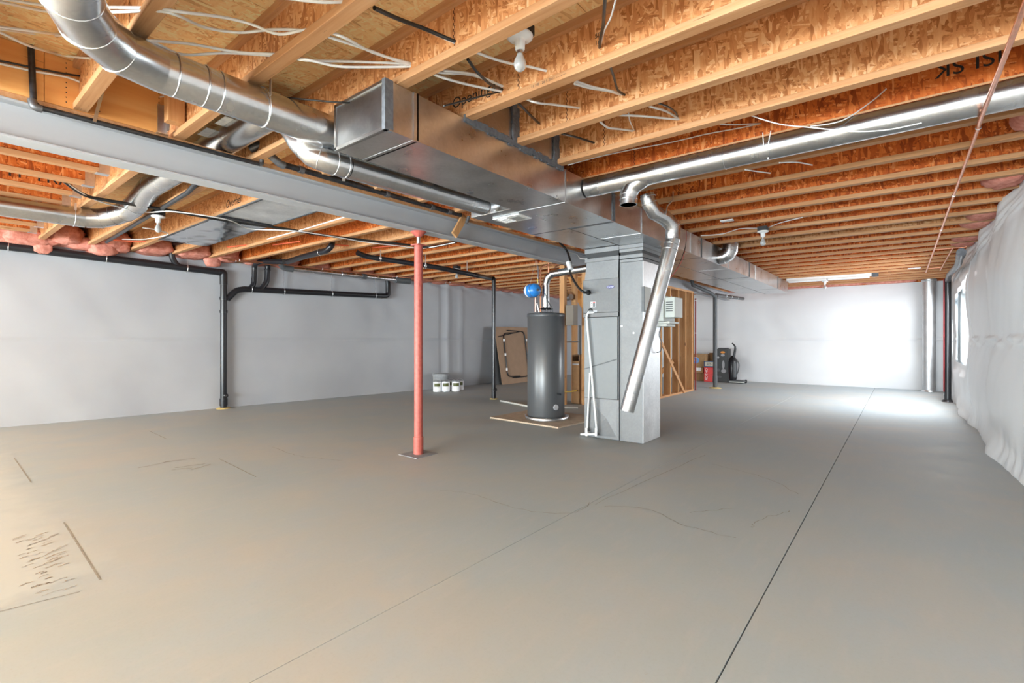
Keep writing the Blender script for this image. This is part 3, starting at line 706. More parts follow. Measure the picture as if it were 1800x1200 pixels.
# panned joist bay (return) left of the beam
pn = thing('panned_return', 'sheet metal panning closing a joist bay left of the steel beam', 'duct', (-6, 2.6, ZJ))
ya, yb = YJ(3)-.03, YJ(4)+.03
MB().box(-6.12, -4.18, ya, yb, ZJ-.006, ZJ-.002).build('pan_sheet', galv('pan_sheet_metal', .80, .5, .03), pn)
def crum(x, y): return Vector((x, y, ZJ-.012-.012*abs(wob(x*2.3, y*4))-(.03 if x < -8.2 else 0)*0))
MB().grid(crum, frange(-8.25, -6.14, .08), frange(ya, yb, .06)).build('crumpled_sheet', galv('shiny_foil_sheet', .75, .14, .15), pn)
for y in (ya, yb): MB().box(-8.25, -4.18, y-.012, y+.012, ZJ-.015, ZJ-.001).build('edge_flange', GREYP, pn)
MB().box(-6.16, -6.10, ya, yb, ZJ-.03, ZJ-.004).build('drive_seam', IRON, pn)

# ================================================================== FURNACE, RETURN DROP
FY = 5.50
fz = lambda y: CH+(CHY-y)*.00698
fu = thing('furnace', 'upright furnace with grey door panels and a blue oval badge', 'furnace', (-2.96, 5.8, 0))
L, R = -3.205, -2.716
MB().box(L, R, FY, 6.25, 0, .50).build('filter_base', DROPM, fu, .003)
# cross break of the base: shallow pyramid
cb = MB(); z0, z1 = .03, .49; c = ((L+R)/2+.08, FY-.014, .26)
cb.add([(L+.03, FY-.001, z0), (R-.03, FY-.001, z0), (R-.03, FY-.001, z1), (L+.03, FY-.001, z1), c], [(0, 1, 4), (1, 2, 4), (2, 3, 4), (3, 0, 4)]); cb.build('base_panel', DROPM, fu)
MB().box(L, R, FY, 6.25, .501, 1.53).build('cabinet', CABINET, fu, .004)
ds = .02
MB().add([(L+.012, FY-ds, .505), (R-.012, FY-ds, .505), (R-.012, FY-ds, 1.00), (L+.012, FY-ds, .86), (L+.012, FY, .505), (R-.012, FY, .505), (R-.012, FY, 1.00), (L+.012, FY, .86)],
         [(0, 1, 2, 3), (4, 7, 6, 5), (0, 4, 5, 1), (1, 5, 6, 2), (2, 6, 7, 3), (3, 7, 4, 0)]).build('lower_door', PANEL, fu, .002)
MB().add([(L+.012, FY-ds, .872), (R-.012, FY-ds, 1.012), (R-.012, FY-ds, 1.525), (L+.012, FY-ds, 1.525), (L+.012, FY, .872), (R-.012, FY, 1.012), (R-.012, FY, 1.525), (L+.012, FY, 1.525)],
         [(0, 1, 2, 3), (4, 7, 6, 5), (0, 4, 5, 1), (1, 5, 6, 2), (2, 6, 7, 3), (3, 7, 4, 0)]).build('upper_door', PANEL, fu, .002)
MB().bar((L+.005, FY-.022, .864), (R-.005, FY-.022, 1.006), .006, .014).build('door_gap_strip', GREYP, fu)
MB().box(L-.003, R+.003, FY-.024, 6.25, 1.53, 1.585).build('top_lip', CABINET, fu, .003)
cz0, cz1 = 1.586, 2.01
MB().box(L-.012, R, FY-.012, 6.22, cz0, cz1).build('coil_box', CABINET, fu, .004)
MB().add([(L+.005, FY, cz1), (R-.01, FY, cz1), (R-.01, 6.2, cz1), (L+.005, 6.2, cz1), (L+.035, FY, 2.235), (R-.005, FY, 2.235), (R-.005, 6.15, 2.235), (L+.035, 6.15, 2.235)],
         [(3, 2, 1, 0), (4, 5, 6, 7), (0, 1, 5, 4), (1, 2, 6, 5), (2, 3, 7, 6), (3, 0, 4, 7)]).build('plenum', DROPM, fu)
MB().box(L+.012, R+.004, FY-.012, 6.15, 2.235, 2.285).build('lower_collar', DROPM, fu, .003)
MB().box(L+.02, R-.002, FY-.006, 6.14, 2.285, 2.345).build('canvas_connector', BLACKM, fu)
MB().box(L+.012, R+.004, FY-.014, 6.15, 2.345, ZD+.006).build('upper_collar', DROPM, fu, .003)
# badge
lg = MB(); bc = Vector((P(1073, 504, Y=FY-.015).x, FY-.0135, P(1073, 504, Y=FY-.015).z))
vs = [(bc.x+.052*math.cos(a), bc.y, bc.z+.020*math.sin(a)) for a in [2*PI*k/32 for k in range(32)]]
lg.add(vs+[(x, y-.003, z) for x, y, z in vs], [tuple(range(32, 64))]+[(k, (k+1) % 32, 32+(k+1) % 32, 32+k) for k in range(32)])
bo = lg.build('badge', NAVY, fu); bo['label'] = 'dark blue oval badge reading Carrier'
text('Carrier', .030, LOGOW, bo, (bc.x, bc.y-.0042, bc.z-.001), (1, 0, 0), (0, 0, 1), shear=.25)
q = P(1043, 535, Y=FY-.012)
la = MB().box(q.x-.038, q.x+.030, FY-.0145, FY-.0125, q.z-.036, q.z+.036).build('warning_label', LOGOW, fu)
MB().box(q.x-.006, q.x+.026, FY-.0155, FY-.0147, q.z-.03, q.z+.018).build('label_print', GREYP, la)
MB().box(q.x-.006, q.x+.026, FY-.0155, FY-.0147, q.z+.018, q.z+.032).build('label_heading', REDL, la)
for dz in (.012, -.012): MB().lathe((q.x-.022, FY-.0145, q.z+dz), [(.007, 0), (.007, .001)], 12, (0, -1, 0)).build('label_dot', INK, la)
q = P(1046, 547, Y=FY-.012)
MB().box(q.x-.028, q.x+.030, FY-.0145, FY-.0125, q.z-.014, q.z+.014).build('rating_label', GREYL, fu)
q = P(1035, 514, Y=FY-.012)
MB().lathe((q.x, FY-.012, q.z), [(.032, 0), (.032, .02), (.02, .028), (.02, .05)], 18, (0, -1, 0)).build('cable_gland', BLACKM, fu)

rd = thing('return_drop', 'tall narrow galvanised duct drop standing beside the furnace', 'duct', (-2.55, 5.75, 0))
A, B = -2.702, -2.408
MB().box(A, B, FY, 6.03, 0, 2.19).build('duct_body', DROPM, rd, .004)
MB().box(A-.003, B+.003, FY-.006, 6.036, 2.19, 2.225).build('lower_collar', DROPM, rd, .003); MB().box(A-.004, B+.004, FY-.009, 6.04, 2.232, 2.278).build('lower_collar', DROPM, rd, .003)
MB().box(A+.006, B-.006, FY, 6.03, 2.278, 2.312).build('canvas_connector', BLACKM, rd)
MB().box(A-.006, B+.008, FY-.01, 6.04, 2.312, 2.352).build('upper_collar', DROPM, rd, .003); MB().box(A-.008, B+.012, FY-.014, 6.05, 2.352, ZD).build('upper_collar', DROPM, rd, .003)
for x, y in [(1114, 585), (1093, 573)]:
    q = P(x, y, Y=FY); MB().lathe((q.x, FY, q.z), [(.012, 0), (.010, .006)], 12, (0, -1, 0)).build('screw', ZIP, rd)
MB().box(A-.001, A+.012, FY-.003, FY+.01, 0, 2.19).build('corner_seam', DROPM, rd); MB().box(B, B+.003, FY+.004, 6.026, .004, 2.188).build('side_panel', galv('side_sheet_painted_light', .82, .5, .03), rd)  # side sheet's brighter metal paints in light from the windows

# humidifier and control boxes on the drop's right side
hx = B+.0035
cu = thing('humidifier', 'beige louvred humidifier box mounted on the side of the duct drop', 'humidifier', P(1172, 538, X=hx+.15))
q = P(1176, 540, X=hx+.16)
yc, zc = q.y, q.z
MB().box(hx, hx+.10, yc-.03, yc+.36, zc-.17, zc+.15).build('housing', BEIGE, cu, .006)
MB().box(hx+.10, hx+.225, yc+.02, yc+.30, zc-.125, zc+.13).build('cover', BEIGE, cu, .008)
for k in range(5): MB().box(hx+.115, hx+.20, yc+.016, yc+.021, zc+.06-k*.027, zc+.072-k*.027).build('louver_slot', GREYP, cu)
MB().box(hx+.005, hx+.17, yc+.0, yc+.33, zc-.20, zc-.172).build('drip_tray', BEIGE, cu, .004)
MB().box(hx+.005, hx+.13, yc+.0, yc+.3, zc-.235, zc-.203).build('water_valve', BEIGE, cu, .004)
MB().tube(spline([(hx+.06, yc, zc-.235), (hx+.04, yc-.02, zc-.34), (hx+.075, yc-.02, zc-.44), (hx+.06, yc-.02, zc-.54), (hx+.01, yc-.02, zc-.56)]), .006, 8).build('drain_hose', GREYP, cu)
q = P(1134, 526, X=hx+.02)
bp = thing('bypass_plate', 'flat beige plate on the duct drop behind the slanted vent pipe', 'plate', q)
MB().box(hx, hx+.03, q.y-.05, q.y+.16, q.z-.14, q.z+.15).build('plate', BEIGE, bp, .004)
MB().box(hx, hx+.035, q.y-.06, q.y-.045, q.z-.15, q.z+.15).build('edge', GREYP, bp)

# condensate pipes
YP = FY-.06
cp = thing('condensate_drain', 'thin white plastic drain pipes slanting down the furnace front', 'pipe', P(1040, 660, Y=YP))
W = lambda x, y, d=YP: P(x, y, Y=d)
MB().tube(fillet([W(1044, 549, FY-.01), W(1034, 549), W(1031, 556), W(1049, 757), W(1047, 764)], .03), .013, 14).build('long_pipe', WHITE, cp)
MB().tube([W(1037, 655, YP+.03), W(1032, 758, YP+.03)], .011, 14).build('short_pipe', WHITE, cp)
MB().tube([W(1021, 763), W(1050, 763)], .015, 14).build('floor_tee', WHITE, cp)
for x in (1031, 1048): MB().tube([W(x, 752), W(x, 766)], .017, 14).build('fitting', WHITE, cp)
MB().tube([W(1034, 549), W(1042, 549, FY-.01)], .019, 14).build('trap_elbow', WHITE, cp)
MB().ring(W(1038, 547, FY-.03), (1, -1, 0), .03, .006, 16).build('black_hose', BLACKM, cp)

# thermostat wires down from the trunk
for k, (pts, m, lb) in enumerate([([(1207, 405, 4.9), (1206, 425, 5.1), (1200, 455, 5.3), (1185, 480, 5.5), (1168, 500, 5.65)], RCAB, 'thin red wire drooping from the trunk to the humidifier'),
                                  ([(1206, 425, 5.1), (1203, 440, 5.2), (1190, 472, 5.45), (1167, 503, 5.7)], BCAB, 'thin black wire drooping from the trunk beside the red one')]):
    c = MB().tube(spline([P(x, y, D=d) for x, y, d in pts]), .0045, 6).build('thermostat_wire', m); tag(c, lb, 'wire')

# ================================================================== WATER HEATER AREA
HX, HYY = -4.335, 6.26
pd = thing('plywood_pad', 'low plywood pad on the floor under the water heater', 'pad', (-4.4, 6.2, 0))
MB().add([(-5.08, 5.78, 0), (-3.74, 5.70, 0), (-3.66, 6.9, 0), (-5.05, 6.95, 0), (-5.08, 5.78, .022), (-3.74, 5.70, .022), (-3.66, 6.9, .022), (-5.05, 6.95, .022)],
         [(3, 2, 1, 0), (4, 5, 6, 7), (0, 1, 5, 4), (1, 2, 6, 5), (2, 3, 7, 6), (3, 0, 4, 7)]).build('sheet', plain('weathered_pad_wood', (.50, .39, .29), .8, 0, .15, 12), pd, .003)
wh = thing('water_heater', 'tall grey cylindrical water heater standing in a metal pan', 'water heater', (HX, HYY, .02))
MB().lathe((HX+.03, HYY-.02, .022), [(.33, 0), (.345, .05), (.335, .05), (.32, .01)], 40).build('drain_pan', ZIP, wh)
MB().lathe((HX, HYY, .035), [(.27, 0), (.285, .03), (.29, .05), (.29, 1.57), (.285, 1.575)], 48).build('tank', WHGREY, wh)
MB().lathe((HX, HYY, 1.60), [(.295, 0), (.295, .035), (.288, .05), (.0, .052)], 48).build('top_cap', WHRIM, wh)
q = P(980, 715, D=7.3); d = Vector((q.x-HX, q.y-HYY, 0)).normalized()
MB().lathe((HX+d.x*.285, HYY+d.y*.285, .22), [(.045, 0), (.045, .012), (.035, .016)], 18, d).build('burner_cover', GREYL, wh)
d2v = (P(985, 690, D=7.3)-Vector((HX, HYY, 0))); d2v.z = 0; d2v.normalize()
MB().tube([(HX+d2v.x*.28, HYY+d2v.y*.28, .42), (HX+d2v.x*.36, HYY+d2v.y*.36, .42)], .014, 10).build('gas_valve', IRON, wh)
MB().lathe((HX, HYY, 1.655), [(.10, 0), (.10, .012), (.07, .014)], 24).build('draft_hood_base', IRON, wh)
for a in range(4):
    aa = PI/4+a*PI/2; MB().tube([(HX+.075*math.cos(aa), HYY+.075*math.sin(aa), 1.66), (HX+.075*math.cos(aa), HYY+.075*math.sin(aa), 1.72)], .008, 8).build('hood_leg', IRON, wh)
MB().lathe((HX, HYY, 1.715), [(.115, 0), (.11, .01), (.06, .03)], 24).build('draft_hood', IRON, wh)
vp = thing('water_heater_vent', 'galvanised vent pipe rising from the water heater and bending to the furnace', 'pipe', (HX, HYY, 1.74))
qe = P(1030, 479, D=7.3)
vpts = [Vector((HX, HYY, 1.73)), Vector((HX, HYY, 2.12)), Vector((HX+.03, HYY+.005, 2.21)), Vector((HX+.11, HYY+.01, 2.265)), Vector((qe.x, HYY+.06, 2.30))]
MB().tube(vpts[:2], .056, 22).build('riser', PIPE, vp); MB().tube(vpts[1:4], .056, 22).build('elbow', PIPE, vp); MB().tube([vpts[3], vpts[4]+Vector((.25, .0, .01))], .056, 22).build('branch', PIPE, vp)
for k in (1, 2, 3): MB().ring(vpts[k], vpts[k+1]-vpts[k-1], .058, .003, 22).build('crimp_ring', PIPE, vp)
# copper lines at the heater
for k, (pts, r, m, nm, lb) in enumerate([
    ([(941, 548, 7.6), (941, 520, 7.6)], .011, COPPER, 'copper_riser', 'short copper riser under the blue tank at the heater top'),
    ([(950, 548, 7.55), (950, 470, 7.6), (963, 465, 7.6), (990, 464, 7.6)], .011, COPPER, 'copper_riser', 'copper pipe rising beside the vent and turning right under the joists'),
    ([(964, 480, 7.7), (964, 462, 7.7)], .011, COPPER, 'copper_riser', 'short copper stub above the vent elbow'),
    ([(975, 470, 7.9), (985, 464, 7.9), (1008, 468, 7.9)], .012, COPPER, 'copper_branch', 'copper branch with valve near the furnace top'),
    ([(958, 515, 7.4), (962, 528, 7.45), (970, 540, 7.5), (972, 551, 7.5)], .008, GREYP, 'flexible_conduit', 'thin grey conduit curving down to the heater top'),
    ([(944, 533, 7.5), (946, 542, 7.5), (948, 549, 7.5)], .010, ZIP, 'relief_valve_pipe', 'short chrome valve pipe at the heater top'),
    ([(947, 490, 7.55), (946, 468, 7.6)], .006, ZIP, 'hanger_rod', 'thin grey rod hanging beside the copper riser')]):
    c = MB().tube(fillet([P(x, y, D=d) for x, y, d in pts], .05), r, 10).build(nm, m); tag(c, lb, 'pipe')
et = thing('expansion_tank', 'small bright blue expansion tank hung on its side above the heater', 'tank', P(937, 510, D=7.5))
c = P(937, 510.5, D=7.5); ax = Vector((.92, -.35, 0.0)).normalized(); Rt = .105
MB().lathe(c-ax*.115, [(.03, -.03), (.075, -.022), (Rt*.95, 0), (Rt, .03), (Rt, .15), (Rt*.92, .19), (.07, .22), (.02, .232)], 30, ax).build('shell', BLUE, et)
MB().lathe(c-ax*.115, [(Rt+.001, .028), (Rt+.001, .06)], 30, ax, cap=False).build('white_band', LOGOW, et)
MB().lathe(c+ax*.112, [(.018, 0), (.018, .03)], 12, ax).build('valve', GREYP, et)
for dd in (-.05, .05):
    a = c+ax*dd; MB().ring(a, ax, Rt+.003, .003, 28).build('strap', ZIP, et)
for (x0, y0, x1, y1) in [(932, 498, 942, 455), (946, 500, 944, 458)]:
    MB().bar(P(x0, y0, D=7.5), P(x1, y1, D=7.5), .012, .002).build('hanger_strap', ZIP, et)
MB().tube([P(945, 497, D=7.48), P(945, 490, D=7.48)], .008, 8).build('brass_nipple', YLINE, et)

# drain pipe on the floor from the heater, yellow gas line
c = MB().tube([G(880, 706)+Vector((0, 0, .02)), G(930, 716)+Vector((0, 0, .02)), G(1000, 722)+Vector((0, .3, .02))], .018, 10).build('floor_drain_pipe', plain('dusty_pvc', (.52, .50, .46), .6)); tag(c, 'dusty pale pipe lying on the floor behind the water heater', 'pipe')
c = MB().tube(spline([P(985, 686, D=7.5), P(992, 688, D=7.7), P(1004, 688, D=8.6), P(1014, 686, D=9.4)]), .012, 8).build('gas_line', YLINE); tag(c, 'yellow flexible gas line running behind the water heater', 'pipe')

# studs, electrical boxes and carton behind the heater
def stud_at(x0, x1, y, D, ztop, label, zb=0.0):
    a = P(x0, 600, D=D); b = P(x1, 600, D=D)
    t = thing('wall_stud', label, 'stud', (a.x, a.y, zb)); w = (b-a).length; m = (a+b)/2
    MB().box(m.x-w/2, m.x+w/2, m.y-.045, m.y+.045, zb, ztop).build('stud', STUD, t, .002); return t
stud_at(985, 995, 600, 9.3, 2.66, 'lone wall stud just right of the water heater')
stud_at(1006, 1014, 600, 9.6, 2.66, 'wall stud behind the taupe electrical box')
stud_at(1024, 1034, 600, 9.3, 2.66, 'wall stud half hidden by the furnace edge')
eb = thing('electrical_box', 'taupe metal electrical panel box on a stud beside the furnace', 'electrical box', P(1010, 554, D=9.3))
a = P(1000, 572, D=9.3); b = P(1021, 537, D=9.3)
MB().box(a.x, b.x, a.y-.12, a.y+.03, a.z, b.z).build('box', PBOX, eb, .004)
MB().box(a.x+.08, b.x-.004, a.y-.128, a.y-.12, a.z+.01, b.z-.01).build('door', PBOX, eb, .003)
br = thing('wall_sheathing', 'brown plywood scrap panel behind the furnace top', 'panel', P(1018, 515, D=9.8))
q0 = P(998, 487, D=9.8); q1 = P(1036, 560, D=9.8)
MB().add([(q0.x, q0.y, q0.z), (q1.x, q1.y, q0.z), (q1.x, q1.y, q1.z), ((q0.x+q1.x)/2, (q0.y+q1.y)/2, q1.z+.3)]+[(x, y+.02, z) for x, y, z in [(q0.x, q0.y, q0.z), (q1.x, q1.y, q0.z), (q1.x, q1.y, q1.z), ((q0.x+q1.x)/2, (q0.y+q1.y)/2, q1.z+.3)]],
         [(0, 3, 2, 1), (4, 5, 6, 7), (0, 1, 5, 4), (1, 2, 6, 5), (2, 3, 7, 6), (3, 0, 4, 7)]).build('panel', PLYW, br)
cd = thing('conduit', 'grey metal conduit below the taupe electrical box', 'conduit', P(1019, 600, D=9.4))
MB().tube([P(1019, 572, D=9.4), P(1019, 640, D=9.4)], .022, 12).build('tube', GREYP, cd)
MB().tube([P(994, 601, D=9.4), P(1020, 600, D=9.4)], .014, 10).build('cross_tube', ZIP, cd)
fw = thing('foil_elbow', 'shiny foil elbow stub beside the electrical box', 'duct', P(997, 520, D=9.5))
MB().tube([P(994, 513, D=9.6), P(999, 523, D=9.5), P(1004, 521, D=9.4)], .055, 16).build('elbow', ZIP, fw)
c0 = P(1003, 709, Z=0); 
ct = thing('tall_carton', 'open tall brown cardboard carton beside the furnace', 'carton', (c0.x, c0.y, 0))
x0, y0 = c0.x+.02, c0.y+.02; cw, cdp, ch = .17, .46, .95
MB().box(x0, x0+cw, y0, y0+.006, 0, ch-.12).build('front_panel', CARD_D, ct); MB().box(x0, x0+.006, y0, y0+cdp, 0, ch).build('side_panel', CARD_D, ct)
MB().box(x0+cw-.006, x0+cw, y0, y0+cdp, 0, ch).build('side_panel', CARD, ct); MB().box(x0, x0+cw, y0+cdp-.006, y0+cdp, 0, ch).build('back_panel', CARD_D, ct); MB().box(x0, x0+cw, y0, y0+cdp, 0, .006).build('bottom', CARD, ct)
MB().box(x0+.01, x0+cw-.01, y0-.003, y0, ch-.20, ch-.17).build('tape', GREYL, ct)
text('KALI', .07, INK, ct, (x0+cw+.001, y0+.2, .17), (0, 1, 0), (0, 0, 1), 'lettering')

# leaning boards and folding bed frame against the left wall
bd = thing('leaning_board', 'large brown hardboard sheet leaning against the left wall', 'board', P(890, 676, Z=0))
b0 = P(885, 676, Z=0); top = 1.60
yl = 1.9; bx0 = b0.x; bx1 = b0.x-.28
by0, by1 = b0.y-.05, b0.y+yl
dirv = Vector((bx1-bx0, 0, top)); ztop = top
MB().add([(bx0, by0, .002), (bx0-.05, by1, .002), (bx1-.05, by1-.05, ztop), (bx1, by0, ztop), (bx0-.012, by0, 0), (bx0-.062, by1, 0), (bx1-.062, by1-.05, ztop), (bx1-.012, by0, ztop)],
         [(0, 1, 2, 3), (7, 6, 5, 4), (0, 4, 5, 1), (1, 5, 6, 2), (2, 6, 7, 3), (3, 7, 4, 0)]).build('sheet', BOARD, bd)
b2 = thing('leaning_board', 'dark grey panel edge leaning behind the hardboard sheet', 'panel', (bx0-.15, by0, 0))
g0 = P(869, 677, Z=0); gx, gy = g0.x, g0.y
MB().add([(gx, gy, .002), (bx0-.07, by1-.2, .002), (bx1-.10, by1-.2, ztop-.05), (bx1-.05, by0-.03, ztop-.02), (gx-.02, gy, 0), (bx0-.09, by1-.2, 0), (bx1-.12, by1-.2, ztop-.05), (bx1-.07, by0-.03, ztop-.02)],
         [(0, 1, 2, 3), (7, 6, 5, 4), (0, 4, 5, 1), (1, 5, 6, 2), (2, 6, 7, 3), (3, 7, 4, 0)]).build('sheet', GREYP, b2)
def onb(x, y, off=.03):   # point on the board plane under a pixel
    u = (x-900)/CF; v = (CHY-y)/CF; d = Vector((-_s+u*_c, _c+u*_s, v)); o = Vector((0, 0, CH))
    a = Vector((bx0, by0, .002)); nn = (Vector((bx0-.05, by1, .002))-a).cross(Vector((bx1-.05, by1-.05, ztop))-a).normalized()
    if nn.x < 0: nn = -nn
    return o+d*((a-o).dot(nn)/d.dot(nn))+nn*off
bf = thing('folding_frame', 'rounded black tube frame with white clips propped on the hardboard', 'frame', onb(905, 625))
MB().tube(fillet([onb(913, 661), onb(891, 662), onb(883, 586), onb(903, 585)], .16, 6), .016, 10).build('tube', BLACK, bf)
MB().tube(fillet([onb(890, 581), onb(920, 583), onb(925, 625), onb(929, 661), onb(900, 664)], .16, 6), .016, 10).build('tube', BLACK, bf)
MB().tube([onb(874, 592), onb(912, 583)], .012, 8).build('brace', BLACK, bf)
for x, y in [(884.5, 598), (887, 623), (889.5, 649), (923.5, 598), (926, 622)]:
    q = onb(x, y); MB().tube([q+Vector((0, -.0, -.035)), q+Vector((0, 0, .035))], .026, 10).build('clip', LOGOW, bf)

# paint cans and bucket in the left corner
bk = thing('bucket', 'grey plastic bucket behind the paint cans by the left wall', 'bucket', (-9.02, 8.62, 0)) 
q = P(775, 681, D=11.95); qx, qy = q.x, q.y
bk.location = (qx, qy, 0)
MB().lathe((qx, qy, 0), [(.17, 0), (.175, .02), (.195, .34), (.205, .35), (.205, .385), (.19, .39)], 30).build('shell', BUCKET, bk)
MB().lathe((qx, qy, .391), [(.208, 0), (.208, .015), (.0, .018)], 30).build('lid', BUCKET, bk)
for k in range(2): MB().ring((qx, qy, .27+.05*k), (0, 0, 1), .192+.003*k, .004, 28).build('rib', BUCKET, bk)
can = None
for k, (x, dd, s, lb) in enumerate([(768.5, 11.55, 1.0, 'front paint can nearest the red post'), (783.5, 11.6, 1.0, 'second paint can from the red post in the front row'), (801.5, 11.65, 1.0, 'paint can at the right front of the group'), (793.5, 11.95, .95, 'paint can standing behind the gap between two others'), (808.5, 12.0, .95, 'rearmost paint can, half hidden at the right')]):
    q = P(x, 684, D=dd); q.z = 0
    if k == 0:
        can = thing('paint_can', lb, 'paint can', (q.x, q.y, 0), 'paint cans in the left corner')
        MB().lathe((q.x, q.y, .003), [(.098, 0), (.1, .008), (.098, .012), (.098, .245), (.102, .252), (.092, .257), (.088, .250), (0, .250)], 26).build('tin', TIN, can)
        lab = MB().lathe((q.x, q.y, .012), [(.099, 0), (.099, .225)], 26, cap=False).build('label', LOGOW, can)
        dv = Vector((-q.x, -q.y, 0)).normalized(); pv = Vector((-dv.y, dv.x, 0)); f = MB()
        vs = []
        for a in [-.75+1.5*t/8 for t in range(9)]:
            for z in (.13, .205): vs.append(Vector((q.x, q.y, .012+z-.01))+(dv*math.cos(a)+pv*math.sin(a))*.1005)
        f.add(vs, [(2*t, 2*t+2, 2*t+3, 2*t+1) for t in range(8)], True); f.build('print_band', OLIVE, lab)
        MB().ring((q.x, q.y, .2), (dv.x+.3, dv.y, .4), .101, .0025, 20).build('handle', ZIP, can)
    else:
        o = copy_tree(can); o.location = (q.x, q.y, 0); o.scale = (s, s, s); o['label'] = lb

# ================================================================== DRAIN PIPES
ab = thing('drain_stack', 'thick black drain pipe along the left wall with a vertical stack', 'pipe', PW(393, 600, .10))
o1 = .13; rA = .058
m0, m1 = PW(-60, 424, o1), PW(385, 478, o1)
MB().tube([m0, m1], rA, 18).build('horizontal_pipe', BLACK, ab)
v0 = PW(393, 500, o1); v1 = PW(393, 714, o1); v1.z = .0
MB().tube(fillet([m1, PW(393, 479, o1), v0], .10, 6), rA*1.08, 18).build('elbow', BLACK, ab)
MB().tube([v0, v1], rA*.92, 18).build('vertical_pipe', BLACK, ab)
for y in (522, 700, 545): q = PW(393, y, o1); MB().tube([q, q+Vector((0, 0, -.13 if y > 600 else -.05))], rA*1.12, 18).build('coupling', BLACK, ab)
q = PW(397, 695, o1+.06); MB().lathe(q, [(.04, 0), (.04, .03), (.02, .035)], 14, (1, -.4, 0)).build('cleanout_plug', BLACK, ab)
MB().lathe((v1.x, v1.y, 0), [(.12, 0), (.10, .015), (.06, .02)], 16).build('foam_collar', YEL, ab)
MB().tube(fillet([PW(318, 472, o1), PW(304, 458, o1+.02), PW(301, 440, o1+.05), PW(305, 428, o1+.1), PW(320, 424, o1+.5)], .12, 4), .045, 16).build('vent_branch', BLACK, ab)
for x, y in [(15, 434), (187, 454), (329, 472)]:
    q = PW(x, y, o1); MB().ring(q, m1-m0, rA+.004, .007, 20).build('pipe_clamp', ZIP, ab); MB().bar(q+Vector((0, 0, .05)), Vector((q.x, q.y, 2.72)), .022, .003, up=(0, 1, 0)).build('hanger_strap', ZIP, ab)
a2 = thing('branch_drain', 'black drain branch with two risers along the left wall', 'pipe', PW(540, 515, .12))
A0 = PW(399, 526, o1); A1 = PW(415, 510, o1); A2 = PW(430, 508, o1); A3 = PW(670, 520, o1); A4 = PW(682, 500, o1); A5 = PW(681, 488, o1)
MB().tube(fillet([A0, A1, A2], .08, 4)+[A3], .055, 18).build('horizontal_pipe', BLACK, a2)
MB().tube(fillet([A3, PW(682, 520, o1), A4], .10, 6)+[A5, A5+Vector((0, 0, .12))], .058, 18).build('end_riser', BLACK, a2)
MB().tube(fillet([PW(438, 508, o1), PW(446, 500, o1), PW(447, 465, o1), PW(458, 459, o1+.25), PW(500, 460, o1+.9)], .10, 5), .045, 16).build('riser', BLACK, a2)
MB().tube(fillet([PW(459, 508, o1), PW(469, 496, o1), PW(471, 462, o1), PW(470, 458, o1+.3)], .10, 5), .050, 16).build('riser', BLACK, a2)
q = PW(470, 474, o1); MB().ring(q, (0, 0, 1), .05, .01, 18).build('coupling', BLACKM, a2)
for x, y in [(442, 508), (499, 512), (583, 516), (660, 519)]:
    q = PW(x, y, o1); MB().ring(q, A3-A2, .060, .006, 20).build('pipe_clamp', ZIP, a2); MB().bar(q+Vector((0, 0, .05)), Vector((q.x, q.y, 2.66)), .02, .003, up=(0, 1, 0)).build('hanger_strap', ZIP, a2)
a3 = thing('branch_drain', 'black pipe with an upturned elbow among the joists left of the red post', 'pipe', P(560, 450, Z=2.60))
MB().tube(fillet([P(505, 460, Z=2.6), P(530, 452, Z=2.6), P(575, 440, Z=2.6), P(583, 432, Z=2.66), P(584, 424, Z=2.78)], .1, 4), .045, 16).build('pipe', BLACK, a3)
q = P(562, 443, Z=2.6); MB().ring(q, (1, .3, 0), .048, .006, 16).build('pipe_clamp', ZIP, a3)
a4 = thing('vent_stack', 'black pipe crossing under the joists behind the red post then dropping to floor', 'pipe', P(868, 600, D=9.5))
bs = P(868, 701, Z=0); zt = 2.42
c0 = P(628, 444, Z=2.66); c1 = P(645, 451, Z=2.62); c2 = P(700, 460, Z=2.58); 
top = Vector((bs.x, bs.y, P(868, 489, D=(-_s*bs.x+_c*bs.y)).z))
c3 = P(838, 484, D=9.0)
MB().tube(fillet([c0, c1, P(770, 470, D=8.5), c3, Vector((top.x-.05, top.y-.02, top.z)), top, Vector((bs.x, bs.y, top.z-.1))], .12, 4), .042, 16).build('horizontal_pipe', BLACK, a4)
MB().tube([Vector((bs.x, bs.y, top.z-.1)), Vector((bs.x, bs.y, 0))], .040, 16).build('vertical_pipe', BLACK, a4)
MB().tube([Vector((bs.x, bs.y, .0)), Vector((bs.x, bs.y, .22))], .046, 16).build('coupling', BLACK, a4)
MB().lathe(Vector((bs.x+.03, bs.y-.01, .20)), [(.035, 0), (.035, .04)], 12, (1, -.2, 0)).build('cleanout_plug', BLACK, a4)
MB().lathe((bs.x, bs.y, 0), [(.09, 0), (.08, .012), (.045, .016)], 14).build('foam_collar', YEL, a4)
for x, y, D in [(748, 467.5, 8.2), (821, 480.5, 8.9), (669, 454, 7.75)]:
    q = P(x, y, D=D); MB().ring(q, c3-c1, .045, .006, 16).build('pipe_clamp', ZIP, a4); MB().bar(q, Vector((q.x, q.y, ZJ)), .02, .003).build('hanger_strap', ZIP, a4)
sp = thing('grey_exhaust_pipe', 'silver pipe with dark grey end fittings hung below the joists at left', 'pipe', PW(600, 480, .35))
e0, e1 = PW(508, 472, .4), PW(700, 492, .4)
MB().tube([e0, e1], .045, 18).build('pipe', PIPE, sp)
MB().tube(fillet([PW(493, 458, .5), PW(497, 470, .4), e0.lerp(e1, .03)], .1, 4), .062, 18).build('elbow', GREYP, sp)
MB().tube([e0.lerp(e1, .97), PW(720, 494, .4)], .075, 18).build('end_fitting', GREYP, sp)
